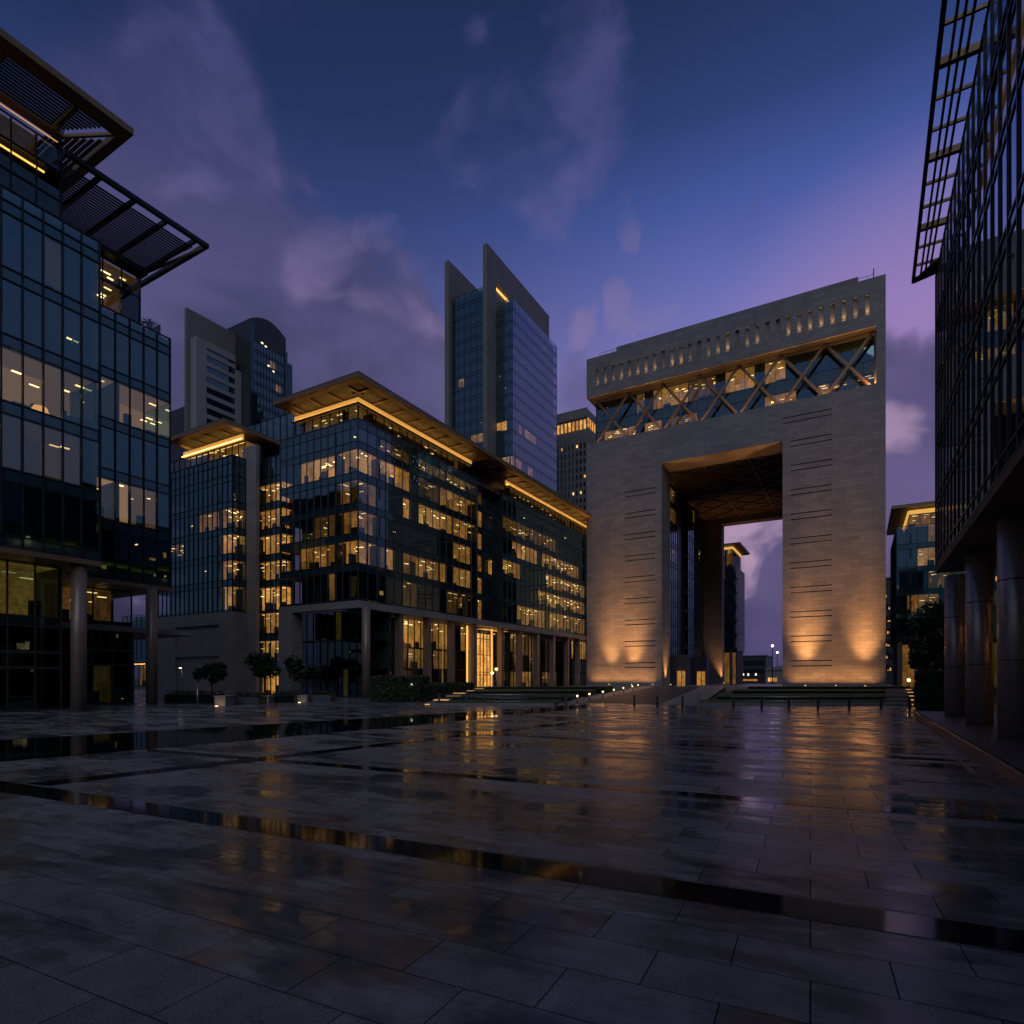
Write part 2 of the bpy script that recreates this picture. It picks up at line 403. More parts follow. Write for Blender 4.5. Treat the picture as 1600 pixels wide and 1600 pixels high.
# ------------------------------------------------------------------ curtain wall
def facade(parent, fr, L, storeys, bay, lit=None, depth=4.0, mw=.07, md=.10, gm='glass', sm='span', fm='darkmetal', glints=.02, room='room', lampk=5.0,
           tilt=.0035, mid=None, rooms=True, skip_core=False, blinds=.25):
    lit = lit or {}
    n = max(1, round(L / bay)); b = L / n
    core = MB()
    for i, (zs, z0, z1) in enumerate(storeys):
        g = MB(); f = MB(); r = MB()
        for j in range(n):
            u0, u1 = j * b, (j + 1) * b
            a, c = rnd.gauss(0, tilt), rnd.gauss(0, tilt)
            P = lambda u, z: fr(u, a * (u - u0 - b / 2) + c * (z - (z0 + z1) / 2), z)
            g.face([P(u0, z0), P(u1, z0), P(u1, z1), P(u0, z1)], 0)
            if z0 - zs > .05:
                a, c = rnd.gauss(0, tilt * .7), rnd.gauss(0, tilt * .7)
                Q = lambda u, z: fr(u, .004 + a * (u - u0 - b / 2) + c * (z - zs), z)
                g.face([Q(u0, zs), Q(u1, zs), Q(u1, z0), Q(u0, z0)], 1)
        for j in range(n + 1):
            f.box(fr, j * b - mw / 2, j * b + mw / 2, -.03, md, zs, z1)
        for zz in ([zs, z0] if z0 - zs > .05 else [zs]) + (mid or []) + ([z1] if i == len(storeys) - 1 else []):
            zz = zz if zz not in (mid or []) else z0 + zz
            f.box(fr, -mw / 2, L + mw / 2, -.028, md * .7, zz - mw / 2, zz + mw / 2)
        D = depth
        if not skip_core:
            core.box(fr, 0, L, -D, -.08, zs + .05, max(z0 - .02, zs + .12))
            core.box(fr, 0, L, -D - .3, -D, zs, z1)
        ce = z1 - .06
        ce0 = ce
        for (ua, ub, br) in lit.get(i, []):
            ja, jb = max(0, math.floor(ua / b + .3)), min(n, math.ceil(ub / b - .3))
            if jb <= ja: jb = min(n, ja + 1)
            ua2, ub2 = ja * b + .03, jb * b - .03
            ce = ce0 - rnd.uniform(0, .05)
            dd = min(D - .05, rnd.uniform(.75, 1) * D)
            r.face([fr(ua2, -.2, ce), fr(ub2, -.2, ce), fr(ub2, -dd, ce), fr(ua2, -dd, ce)], 0, br * .55)
            if ja > 0: r.face([fr(ua2, -.2, z0), fr(ua2, -dd, z0), fr(ua2, -dd, ce), fr(ua2, -.2, ce)], 0, br * .5)
            if jb < n: r.face([fr(ub2, -.2, z0), fr(ub2, -dd, z0), fr(ub2, -dd, ce), fr(ub2, -.2, ce)], 0, br * .5)
            for uu in ([ja * b] if ja > 0 else []) + ([jb * b] if jb < n else []):            # partitions close the lit rooms off
                r.box(fr, uu - .028, uu + .028, -D, -.05, z0, z1, 2)
            j = ja
            while j < jb:                        # back wall in stretches of differing tone and depth
                k2 = min(jb, j + rnd.randint(1, 3)); q = br * rnd.uniform(.25, 1.05); dq = dd * rnd.uniform(.6, 1)
                r.face([fr(j * b, -dq, z0), fr(k2 * b, -dq, z0), fr(k2 * b, -dq, ce), fr(j * b, -dq, ce)], 0, q)
                j = k2
            for j in range(ja, jb):
                u = j * b
                for q in range(4):
                    if rnd.random() < .6:
                        nn = rnd.uniform(.4, dd * .9); w = min(b * .5, rnd.uniform(.2, .9)) / 2; uc = u + b * rnd.uniform(.3, .7)
                        zz = ce - rnd.choice([.04, .04, .5, .9])
                        r.box(fr, uc - w, uc + w, -nn - .14, -nn, zz - .05, zz, 1, (.25 + .75 * br) * lampk * rnd.uniform(.5, 1.5))
                if rnd.random() < .6:            # desks, cabinets and shelves against the light
                    h = rnd.uniform(.5, 1.25); nn = rnd.uniform(.5, 1.6); w = b * rnd.uniform(.3, .9)
                    r.box(fr, u, u + w, -nn - .35, -nn, z0, z0 + h, 2)
                if rnd.random() < blinds:           # part-drawn blind
                    h = (ce - z0) * rnd.uniform(.25, .8)
                    r.face([fr(u + .04, -.16, ce - h), fr(u + b - .04, -.16, ce - h), fr(u + b - .04, -.16, ce), fr(u + .04, -.16, ce)], 0, br * rnd.uniform(.4, .8))
        for j in range(n):
            if rnd.random() < glints and rooms:
                u = (j + .5) * b; zz = ce - rnd.uniform(.05, .9); nn = rnd.uniform(.4, D * .7)
                r.box(fr, u - .12, u + .16, -nn - .1, -nn, zz - .07, zz, 1, rnd.uniform(1.2, 4.0))
        wb = g.build('window_band', [M[gm], M[sm]], parent)
        f.build('window_frame', M[fm], wb)
        if r.f: r.build('lit_room', [M[room], M['lampwin'], M['carpet']], wb)
    if not skip_core: core.build('interior_core', M['core'], parent)

def simple_box(name, fr, u0, u1, n0, n1, z0, z1, mat, parent):
    m = MB(); m.box(fr, u0, u1, n0, n1, z0, z1); return m.build(name, mat, parent)

def canopy(parent, x0, x1, y0, y1, z, edges, inner, bright=1.0, beam=.9, rib=3.0, cove_h=.7, glow=None, soffit=True):
    """flat overhanging roof; inner = (x0,x1,y0,y1) of the clerestory below; glow: list of cove runs"""
    c = MB()
    ix0, ix1, iy0, iy1 = inner
    c.box(WORLD, x0, x1, y0, y1, z + .25, z + .5)                     # roof deck
    for (a0, a1, b0, b1) in ((x0, x1, y0, y0 + beam), (x0, x1, y1 - beam, y1), (x0, x0 + beam, y0 + beam, y1 - beam), (x1 - beam, x1, y0 + beam, y1 - beam)):
        c.box(WORLD, a0, a1, b0, b1, z, z + .25)
    c.box(WORLD, x0 - .03, x1 + .03, y0 - .03, y1 + .03, z + .5, z + .56)
    root = c.build('canopy', M['bronze'], parent)
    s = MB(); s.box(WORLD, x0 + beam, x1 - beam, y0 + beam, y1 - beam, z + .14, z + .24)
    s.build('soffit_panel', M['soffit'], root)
    if 'x1' in edges:
        y = y0 + beam + rib * .6
        while y < y1 - beam:
            if y < iy1 + 1: m = MB(); m.box(WORLD, ix1, x1 - beam, y - .07, y + .07, z - .02, z + .14); m.build('rib', M['bronze'], root)
            y += rib
    if 'y0' in edges:
        x = x1 - beam - rib * .6
        while x > x0 + beam:
            m = MB(); m.box(WORLD, x - .07, x + .07, y0 + beam, iy0, z - .02, z + .14); m.build('rib', M['bronze'], root); x -= rib
    return root

# ------------------------------------------------------------------ the gate building
GX0, GX1, GY0, GY1 = on_y(916.5, 110), on_y(1384, 110), 110.0, 160.0
GB = .65
def gate():
    root = empty('gate_building', ((GX0 + GX1) / 2, 110, GB), 'monumental pale stone arch building with lattice windows and floodlit legs', 'arch building')
    zt = zat(562, GX0, GY0); zb = zat(622.5, GX0, GY0); zd = zat(691, on_y(931, 110), 110); za = zat(723.5, on_y(1034, 110), 110)
    ax0, ax1 = on_y(1034, 110), on_y(1222.7, 110)
    # stone legs and lintel, with slit grooves cut as real recesses
    fr = FY(0, GY0)
    w = MB()
    grooves = []
    rows = [5.05 + 4.08 * i for i in range(9)]
    lx0, lx1 = on_y(976, 110), on_y(1033, 110) - .01; rx0, rx1 = on_y(1223.5, 110), on_y(1300, 110)
    def leg(x0, x1, gx0, gx1, top, rr):
        gz = []
        for r_ in rr: gz += [(r_ - .08, r_ + .08), (r_ - .98, r_ - .82)]
        gz.sort()
        # face outside grooves
        if gx0 > x0 + .02: w.face([fr(x0, 0, GB), fr(gx0, 0, GB), fr(gx0, 0, top), fr(x0, 0, top)])
        if gx1 < x1 - .02: w.face([fr(gx1, 0, GB), fr(x1, 0, GB), fr(x1, 0, top), fr(gx1, 0, top)])
        z = GB
        for a, b in gz:
            w.face([fr(gx0, 0, z), fr(gx1, 0, z), fr(gx1, 0, a), fr(gx0, 0, a)])
            w.face([fr(gx0, 0, a), fr(gx1, 0, a), fr(gx1, -.35, a), fr(gx0, -.35, a)])
            w.face([fr(gx0, -.35, b), fr(gx1, -.35, b), fr(gx1, 0, b), fr(gx0, 0, b)])
            w.face([fr(gx0, 0, a), fr(gx0, -.35, a), fr(gx0, -.35, b), fr(gx0, 0, b)])
            w.face([fr(gx1, 0, a), fr(gx1, 0, b), fr(gx1, -.35, b), fr(gx1, -.35, a)])
            grooves.append((gx0, gx1, a, b)); z = b
        w.face([fr(gx0, 0, z), fr(gx1, 0, z), fr(gx1, 0, top), fr(gx0, 0, top)])
    leg(GX0, ax0, lx0, lx1, za, rows)
    leg(ax1, GX1, rx0, rx1, zd, rows + [rows[-1] + 4.08 * i for i in (1, 2)][:2])
    w.face([fr(GX0, 0, za), fr(ax1, 0, za), fr(ax1, 0, zd), fr(GX0, 0, zd)])
    # outer sides, back, arch reveals
    w.face([(GX0, GY0, GB), (GX0, GY0, zd), (GX0, GY1, zd), (GX0, GY1, GB)])
    w.face([(GX1, GY0, GB), (GX1, GY1, GB), (GX1, GY1, zd), (GX1, GY0, zd)])
    rd = on_x(1047, ax0) - GY0
    bx0, bx1 = on_y(1128, 157), ax1 - 1.8; zs = zat(818.7, bx0, 157)
    w.box(WORLD, ax0 - 1.2, ax0, GY0 + .004, GY0 + rd, GB, za - .004)            # front jambs
    w.box(WORLD, ax1, ax1 + 1.2, GY0 + .004, GY0 + rd, GB, za - .004)
    w.box(WORLD, ax0 - .6, ax1 + .6, GY0 + .006, GY0 + rd, za, za + 1.6)          # front lintel soffit
    w.box(WORLD, ax0 - 8, bx0, 157, 160, GB, zs + 3); w.box(WORLD, bx1, ax1 + 8, 157, 160, GB, zs + 3)
    w.box(WORLD, bx0, bx1, 157.003, 160, zs, zs + 4)
    w.box(WORLD, GX0 + .002, ax0 - 8, GY1 - .4, GY1, GB, zd); w.box(WORLD, ax1 + 8, GX1 - .002, GY1 - .4, GY1, GB, zd)
    w.box(WORLD, GX0 + .02, GX1 - .02, GY0 + .02, GY1 - .02, zd - .5, zd)          # deck
    w.box(WORLD, ax0 - 8, ax1 + 8, GY1 - .5, GY1 - .1, zs + 3, zd)
    w.build('wall', M['gate'], root)
    for gg_ in range(0, len(grooves), 2):
        gm = MB()
        for (a, b, c, d) in grooves[gg_:gg_ + 2]: gm.face([fr(a, -.349, c), fr(b, -.349, c), fr(b, -.349, d), fr(a, -.349, d)])
        gm.build('slit_glazing', M['span_dark'], root)
    # inner passage: glazed walls both sides, dark ceiling with ribs
    for side, xw, F in ((-1, ax0 - 1.6, FX), (1, ax1 + 1.6, FNX)):
        y0, y1 = GY0 + rd, 157
        st = [(GB + 4 + 4.08 * i, GB + 5 + 4.08 * i, GB + 8.08 + 4.08 * i) for i in range(9)]
        yb = [(y0, on_x(1070, ax0)), (on_x(1086, ax0), on_x(1108, ax0))] if side < 0 else [(y0, y0 + 13), (y0 + 25, 150)]
        d = MB()
        d.box(WORLD, *((xw - 3, xw - .9) if side < 0 else (xw + .9, xw + 3)), y0, y1, GB, za + .4)
        d.build('passage_wall', M['towerdark'], root)
        for i, (a, b) in enumerate(yb):
            fr2 = F(xw, a) if side < 0 else F(xw, b)
            L = b - a
            facade(root, fr2, L, st, 1.5, {8: [(0, L, .35)], 7: [(0, L, .3)], 3: [(0, L * .5, .12)], 5: [(L * .6, L, .12)]} if i == 0 and side < 0 else ({8: [(L * .3, L * .5, .5)], 6: [(L * .7, L, .3)]} if side < 0 else {}), depth=.8, glints=.01)
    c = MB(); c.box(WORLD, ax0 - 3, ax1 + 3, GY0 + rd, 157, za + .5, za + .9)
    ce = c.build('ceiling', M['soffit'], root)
    rb = MB()
    y0, y1 = GY0 + rd, 157.0
    nx, ny = 3, 6; sx, sy = (ax1 - ax0 + 3.2) / nx, (y1 - y0) / ny
    X0 = ax0 - 1.6
    for i in range(nx):
        for j in range(ny):
            p = [(X0 + i * sx, y0 + j * sy), (X0 + (i + 1) * sx, y0 + (j + 1) * sy), (X0 + (i + 1) * sx, y0 + j * sy), (X0 + i * sx, y0 + (j + 1) * sy)]
            for a, b in ((0, 1), (2, 3)):
                rb.beam((*p[a], za + .38 - .03 * a), (*p[b], za + .38 - .03 * a), .26, .2)
    for i in range(nx + 1): rb.beam((X0 + i * sx, y0, za + .3), (X0 + i * sx, y1, za + .3), .3, .12)
    rb.build('ceiling_rib', M['bronze'], ce)
    # doors with gold frames at the foot of the passage
    for px0, px1, ptop, yy in ((1057, 1072, 1047, 118), (1088, 1103, 1048, 136)):
        x0 = on_y(px0, yy); x1 = on_y(px1, yy); zt_ = zat(ptop, x0, yy)
        lob = MB(); lob.box(WORLD, x0 - 1.5, x1 + .1, yy + .1, yy + 3, GB, zt_ + 3)
        lob.build('lobby', M['towerdark'], root)
        dm = MB(); F = FY(x0, yy)
        W = x1 - x0
        for u in (0, W / 2, W - .15): dm.box(F, u, u + .15, -.05, .1, GB, zt_)
        dm.box(F, 0, W, -.05, .12, zt_ - .2, zt_ + .1)
        do = dm.build('door', M['bronze'], root)
        gl = MB(); gl.face([F(.1, 0, GB), F(W - .1, 0, GB), F(W - .1, 0, zt_ - .2), F(.1, 0, zt_ - .2)], 0, .42)
        gl.build('door_glass', M['room'], do)
    # loggia: recessed glass storeys behind lattice braces
    gy = 113.2
    lx = on_y(932, gy); rx = on_y(1368, gy)
    t = MB()
    t.box(WORLD, GX1 - 1.25, GX1, GY0, GY1, zd, zb)                   # right return wall
    t.build('end_wall', M['gate'], root)
    F2 = FY(lx, gy)
    LL = rx - lx; hh = zb - zd; hm = zd + hh * .5
    px = lambda p: on_y(p, gy) - lx
    facade(root, F2, LL, [(zd, zd + .02, zd + 3.1), (zd + 3.1, hm + .65, zb - .02)], 1.65,
           {0: [(px(944), px(990), .6), (px(1015), px(1032), .6), (px(1045), px(1090), .22), (px(1195), px(1235), .65), (px(1275), px(1296), .4), (px(1300), px(1360), .06)],
            1: [(px(996), px(1010), .3), (px(1018), px(1066), .5), (px(1080), px(1110), .2), (px(1130), px(1180), .55), (px(1194), px(1220), .6)]}, depth=3.5, mw=.06, glints=.0, room='room', lampk=5)
    facade(root, FNX(lx, 156), 42.8, [(zd, zd + .02, zd + 3.1), (zd + 3.1, hm + .65, zb - .02)], 2.2, {}, depth=1.0, glints=.02)
    k = 7; by = 111.6
    xs = [on_y(931.5, by) + i * (on_y(1364, by) - on_y(931.5, by)) / k for i in range(k + 1)]
    for i in range(k):
        for a, b in ((i, i + 1), (i + 1, i)):
            yo = by + (.0 if a < b else .36)
            m = MB(); m.beam((xs[a], yo, zd + .1), (xs[b], yo, zb - .1), .42, .28, side=(1, 0, 0)); m.build('brace', M['bronze'], root)
    m = MB(); m.box(WORLD, xs[-1] + .2, xs[-1] + .65, by - .3, by + .3, zd, zb); m.build('post', M['gate'], root)
    # top band with 29 slit windows
    tb = MB(); n = 29
    s0, s1 = on_y(933.5, 110), on_y(1355.5, 110); sw = .62; sz0, sz1 = zat(602, s0, 110), zat(576, s0, 110)
    cen = [s0 + i * (s1 - s0) / (n - 1) for i in range(n)]
    tb.face([fr(GX0, 0, zb), fr(GX1, 0, zb), fr(GX1, 0, sz0), fr(GX0, 0, sz0)]); tb.face([fr(GX0, 0, sz1), fr(GX1, 0, sz1), fr(GX1, 0, zt), fr(GX0, 0, zt)])
    e = [GX0] + [q for c_ in cen for q in (c_ - sw / 2, c_ + sw / 2)] + [GX1]
    for i in range(0, len(e), 2): tb.face([fr(e[i], 0, sz0), fr(e[i + 1], 0, sz0), fr(e[i + 1], 0, sz1), fr(e[i], 0, sz1)])
    tb.face([(GX0, GY0, zb), (GX0, GY0, zt), (GX0, GY1, zt), (GX0, GY1, zb)]); tb.face([(GX1, GY0, zb), (GX1, GY1, zb), (GX1, GY1, zt), (GX1, GY0, zt)])
    tb.face([(GX0, GY1, zb), (GX0, GY1, zt), (GX1, GY1, zt), (GX1, GY1, zb)])
    tb.face([(GX0, GY0, zt), (GX1, GY0, zt), (GX1, GY1, zt), (GX0, GY1, zt)])
    tb.face([(GX0, GY0, zb), (GX0, GY1, zb), (GX1 - 1.25, GY1, zb), (GX1 - 1.25, GY0, zb)])
    for c_ in cen:
        a, b = c_ - sw / 2, c_ + sw / 2; D = -.5
        tb.face([fr(a, 0, sz0), fr(b, 0, sz0), fr(b, D, sz0), fr(a, D, sz0)]); tb.face([fr(a, 0, sz1), fr(a, D, sz1), fr(b, D, sz1), fr(b, 0, sz1)])
        tb.face([fr(a, 0, sz0), fr(a, D, sz0), fr(a, D, sz1), fr(a, 0, sz1)]); tb.face([fr(b, 0, sz0), fr(b, 0, sz1), fr(b, D, sz1), fr(b, D, sz0)])
    top = tb.build('top_storey', M['gate'], root)
    dimset = {12: .0, 13: .35, 14: .6, 16: .0, 19: .08, 20: .05, 17: .5, 8: .15, 11: .3}
    for i, c_ in enumerate(cen):
        a, b = c_ - sw / 2, c_ + sw / 2
        q = dimset.get(i, rnd.uniform(.55, 1.2))
        if i < 5: q *= .6
        m = MB(); m.face([fr(a, -.499, sz0), fr(b, -.499, sz0), fr(b, -.499, sz1), fr(a, -.499, sz1)], 0)
        m.box(fr, c_ - .2, c_ + .2, -.30, -.10, sz0 + .01, sz0 + .05, 1, 14 * q)
        m.build('slit_window', [M['stone_plain'], M['led']], top)
        if q > .02: spot((c_, GY0 + .16, sz0 + .08), (c_, GY0 + .5, sz0 + 2.6), 150 * q, 60, 1.0, (1, .62, .26), .04)
    # parapet upstand and roof rail
    p = MB(); x0, x1 = on_y(963, 110.6), on_y(1341, 110.6)
    p.box(WORLD, x0, x1, 110.6, 150, zt, zt + 1.15); p.build('parapet', M['gate'], root)
    rl = MB()
    for xa, xb in ((GX0 + 2.4, x0), (x1, GX1 - 1.6)):
        rl.beam((xa, 110.9, zt + 1.0), (xb, 110.9, zt + 1.0), .05, .05); rl.beam((xa, 110.9, zt + .5), (xb, 110.9, zt + .5), .04, .04)
        q = xa
        while q <= xb: rl.beam((q, 110.9, zt), (q, 110.9, zt + 1.0), .05, .05); q += 1.3
    rl.beam((GX1 - 1.6, 110.9, zt), (GX1 - 1.6, 110.9, zt + 1.9), .14, .14)
    rl.build('roof_rail', M['darkmetal'], root)
    # light: strip along loggia floor, floods at the feet
    area(((GX0 + GX1) / 2, 110.75, zd + .1), ((GX0 + GX1) / 2, 110.75 + .1, zb), 520, GX1 - GX0 - 2, .12, along=(1, 0, 0))
    area((GX1 - 1.9, 111.2, zd + .1), (GX1 - 1.4, 111.2, zb), 210, .5, 1.2)
    for i, x in enumerate(xs): spot((x, by - .55, zd + .12), (x, by + .3, zd + 3), 330 * rnd.uniform(.6, 1.3), 60, .9)
    return root, ax0, ax1, rd, za, bx0
gate_root, AX0, AX1, RD, ZA, BX0 = gate()
floods = []
def flood(x, y, tx, ty, tz, w, size, label):
    o = MB()
    o.box(WORLD, x - .18, x + .18, y - .16, y + .16, GB, GB + .08); o.box(WORLD, x - .12, x + .12, y - .09, y + .09, GB + .08, GB + .30)
    t = empty('floodlight', (x, y, GB), label, 'floodlight', 'ground floodlights along the arch')
    o.build('housing', M['darkmetal'], t)
    l = MB(); l.box(WORLD, x - .09, x + .09, y - .06, y + .06, GB + .30, GB + .33, 0, 6); l.build('lens', M['led'], t)
    spot((x, y, GB + .42), (tx, ty, tz), w, size, 1.0, radius=.25)
for px_, w, nm in ((950, 15000, 'at the outer corner of the left stone leg'), (985, 17000, 'in front of the middle of the left stone leg'), (1018, 9000, 'on the arch side of the left stone leg'),
               (1258, 21000, 'at the arch side of the right stone leg'), (1306, 9000, 'in front of the middle of the right stone leg'), (1352, 19000, 'at the outer side of the right stone leg')):
    x = on_y(px_, 107.9)
    flood(x, 108.5, x, 110.2, GB + 8, 10, 30, 'small floodlight ' + nm)
    if w > 10000: area((x, 107.9, GB + .35), (x, 110, GB + 19), w * .036, 1.4, .5, along=(1, 0, 0), spread=44)
for xa, xb in ((GX0, AX0), (AX1, GX1)):
    area(((xa + xb) / 2, 108.4, GB + .2), ((xa + xb) / 2, 110, GB + 3.0), 330, xb - xa - 2.5, .3, along=(1, 0, 0), spread=95)
    area(((xa + xb) / 2, 107.5, GB + .2), ((xa + xb) / 2, 110, GB + 13), 230, xb - xa - 3.5, .5, along=(1, 0, 0), spread=46)
flood(AX0 + 1.0, 112.5, AX0 - .3, 112.5, GB + 10, 5500, 60, 'small floodlight at the left jamb just inside the arch')
flood(BX0 + .6, 156.2, BX0 - .2, 157.2, GB + 9, 6500, 60, 'small floodlight at the back pillar beyond the arch')
for q in (.2, .5, .8):
    spot((AX0 + (AX1 - AX0) * q, GY0 + 2.6, GB + .5), (AX0 + (AX1 - AX0) * q, GY0 + 2.8, ZA), 12000, 17, .9)
spot((AX0 + 6, 150, GB + .5), (AX0 + 7, 149, ZA), 9000, 40, 1)

# ------------------------------------------------------------------ long office block between the plaza and the gate
def office_block():
    X = -46.95; Y = 47.9
    root = empty('office_block', (X, Y, 0), 'long glass office block with gold-lit roof canopy and stone colonnade beside the arch', 'office block')
    fz0, fz1 = 9.75, 10.55
    P = 3.31
    st = [(fz1 + P * i, fz1 + P * i + (.25 if i == 0 else .82), fz1 + P * (i + 1)) for i in range(6)]
    stp = st[:-1] + [(st[-1][0], st[-1][1], st[-1][2] - 1.0), (st[-1][2] - 1.0, st[-1][2] - .05, st[-1][2])]
    zr = fz1 + 6 * P
    # front of the main wing
    x0 = on_y(438, Y); L = X - x0; f = lambda p: on_y(p, Y) - x0
    facade(root, FY(x0, Y), L, stp, 1.12, {4: [(f(466), L, .80)], 1: [(f(466), f(530), .42), (f(530), L, .55)], 2: [(f(498), f(512), .14), (f(520), f(532), .2), (f(543), f(560), .35)], 3: [(f(545), f(556), .10)], 0: [(f(515), f(522), .4)]}, depth=3.2, blinds=.35, fm='greymetal', mw=.055)
    # long side, three runs
    ya, yb, yc = on_x(745, X), on_x(785, X), 122.0
    g = lambda p: on_x(p, X) - Y
    facade(root, FX(X, Y), ya - Y, stp, 1.45, {4: [(0, g(634), .85), (g(660), g(680), .14), (g(690), g(744), .55)], 3: [(g(566), g(592), .32), (g(625), g(634), 1.2), (g(651), g(706), 1.0), (g(712), g(742), .7)],
           2: [(g(706), g(737), .8)], 1: [(0, g(576), .75), (g(582), g(604), .2), (g(608), g(616), 1.1), (g(632), g(682), .45), (g(692), g(696), 1.0), (g(709), g(736), .8)], 0: [(g(632), g(652), .12), (g(700), g(742), .10)], 5: [(g(590), g(640), .14), (g(650), g(700), .2), (g(700), g(744), .32)]}, depth=3.2, gm='glass_dark', sm='span_dark', glints=.04, fm='greymetal', mw=.05, lampk=4)
    h = lambda p: on_x(p, X) - yb
    facade(root, FX(X, yb), yc - yb, stp, 1.45, {4: [(0, h(870), .22)], 3: [(h(804), h(836), .8), (h(846), h(905), .6)], 2: [(0, h(814), .7), (h(852), h(915), .6)],
           1: [(h(842), h(915), .65)], 0: [(h(806), h(852), .6), (h(860), h(915), .5)]}, depth=3.2, glints=.03, tilt=.002, fm='greymetal', mw=.05)
    # recessed stair strip between them
    ny = X - 1.8
    facade(root, FX(ny, ya), yb - ya, st, 1.3, {i: [(.2, (yb - ya) * .62, .75 if i < 5 else .15)] for i in range(6)}, depth=2.5, blinds=.1)
    m = MB(); m.box(WORLD, ny, X, yb - .2, yb, fz1, zr); m.box(WORLD, ny, X, ya, ya + .2, fz1, zr); m.build('return_wall', M['darkmetal'], root)
    # lit bay, stone pier and left wing
    by = 50.9
    bx0, bx1 = on_y(399, by), on_y(440, by); W = bx1 - bx0
    stb = [(.0, .05, 3.4)] + [(3.4 + .0 if i == 0 else 3.4 + (fz1 - 3.4) / 2 * i, 3.4 + .9 + (fz1 - 3.4) / 2 * i, 3.4 + (fz1 - 3.4) / 2 * (i + 1)) for i in range(2)] + st
    facade(root, FY(bx0, by), W, stb, 1.12, {0: [(0, W, 1.0)], 1: [(0, W, .8)], 2: [(0, W, .9)], 3: [(0, W, 1.0)], 4: [(0, W, 1.0)], 5: [(0, W, 1.0)], 6: [(0, W, 1.0)], 7: [(0, W, 1.0)], 8: []}, depth=1.8, lampk=2.4, blinds=.0, mw=.09)
    X1 = on_y(363.5, Y); xl = X1 - 17.5
    pier_y = on_x(384, X1); px1 = on_y(400, pier_y)
    m = MB(); m.box(WORLD, X1 - .6, px1, pier_y, pier_y + .5, 0, zr + 1.6); m.build('pier', M['stone'], root)
    e = lambda p: on_y(p, Y) - xl
    facade(root, FY(xl, Y), X1 - xl, stp, 1.05, {3: [(e(310), X1 - xl, .42)], 2: [(0, e(290), .16)]}, depth=4.5, glints=.015)
    facade(root, FX(X1, Y), pier_y - Y - .02, stp, .95, {i: [(0, 3, .8 if i in (3,) else .6)] for i in range(4)}, depth=2.5, blinds=.1)
    # podium of the left wing: stone walls with recessed panels
    m = MB()
    F = FY(xl, Y - .35); LW = X1 + .3 - xl
    q0, q1 = e(278), e(346)
    m.box(F, 0, q0, -.6, 0, 0, fz1); m.box(F, q1, LW, -.6, 0, 0, fz1); m.box(F, q0, q1, -.6, 0, 9.0, fz1); m.box(F, q0, q1, -.6, 0, 5.0, 5.6)
    m.box(F, q0, q1, -.8, -.25, 0, 5.0); m.box(F, q0, q1, -.8, -.25, 5.6, 9.0)
    m.box(WORLD, X1 - .5, X1 + .3, Y + .26, pier_y - .002, 0, fz1)
    m.build('podium_wall', M['stone'], root)
    # podium portal and colonnade of the main wing
    m = MB()
    pf = FY(x0, Y - .25)
    m.box(pf, 0, f(459), -1.5, 0, 0, fz0); m.box(pf, 0, L + .32, -1.2, 0, fz0, fz1)
    m.box(WORLD, X - .9, X + .32, Y + .951, 122, fz0, fz1)
    m.box(WORLD, X - 3.4, X - .9, Y + .96, 122, fz0 + .1, fz0 + .5)
    m.build('fascia', M['stone'], root)
    pg = Y + 1.4
    facade(root, FY(on_y(459, pg), pg), X - .4 - on_y(459, pg), [(0, .1, 3.2), (3.2, 3.3, 6.4), (6.4, 6.5, fz0)], 1.12, {2: [(f(500), f(512), .3)], 0: [(f(520), f(526), .3)]}, depth=4, gm='glass_green', sm='span_dark', glints=.02, blinds=0)
    ycol = [on_x(p, X) for p in (627, 671, 708, 742, 785, 814, 841, 866, 888, 905)]
    def column(x, y, w=.42, name='column', mat='column', z1=fz0):
        m = MB(); m.box(WORLD, x - w, x + w, y - w * .8, y + w * .8, .003, z1); return m.build(name, M[mat], root)
    m = MB(); cx, cy = -45.75, on_x(572, -45.75); m.tube([(cx, cy, 0), (cx, cy, fz0)], .46, 20); m.build('column', M['column'], root)
    for y in ycol: column(X - .35, y)
    gx = X - 3.0
    gg = lambda p: on_x(p, gx) - (Y + 1.5)
    facade(root, FX(gx, Y + 1.5), 122 - Y - 1.5, [(0, .1, 3.3), (3.3, 3.4, 6.0), (6.0, 6.1, fz0)], 1.3,
           {2: [(gg(617), gg(621), 1.1), (gg(632), gg(667), .75), (gg(672), gg(702), .6), (gg(718), gg(732), .55), (gg(800), gg(830), .18), (gg(892), gg(897), .9), (gg(906), gg(914), .9)],
            1: [(gg(640), gg(665), .35), (gg(680), gg(700), .3)], 0: [(gg(615), gg(621), .4), (gg(817), gg(829), .6), (gg(845), gg(870), .15), (gg(800), gg(808), .2)]}, depth=5, gm='glass_clear', sm='span_dark', glints=.05, blinds=.05)
    # glowing entrance hall at the notch
    y0, y1 = on_x(744, X - 2), on_x(783, X - 2)
    m = MB(); F = FX(X - 2.2, y0)
    m.face([F(.3, 0, .1), F(y1 - y0 - 2.0, 0, .1), F(y1 - y0 - 2.0, 0, fz0 - .9), F(.3, 0, fz0 - .9)], 0, .85)
    m.face([F(.2, -.05, fz0 - .3), F(y1 - y0, -.05, fz0 - .3), F(y1 - y0, 1.6, fz0 - .3), F(.2, 1.6, fz0 - .3)], 0, .7)
    m.build('entrance_hall', M['room'], root)
    m = MB()
    for u in [.3 + .95 * i for i in range(7)]: m.box(F, u - .05, u + .05, .02, .14, 0, fz0 - .9)
    for z in (2.6, 3.0, 5.6, 8.0): m.box(F, 0, y1 - y0, .02, .13, z, z + .09)
    m.build('entrance_frame', M['darkmetal'], root)
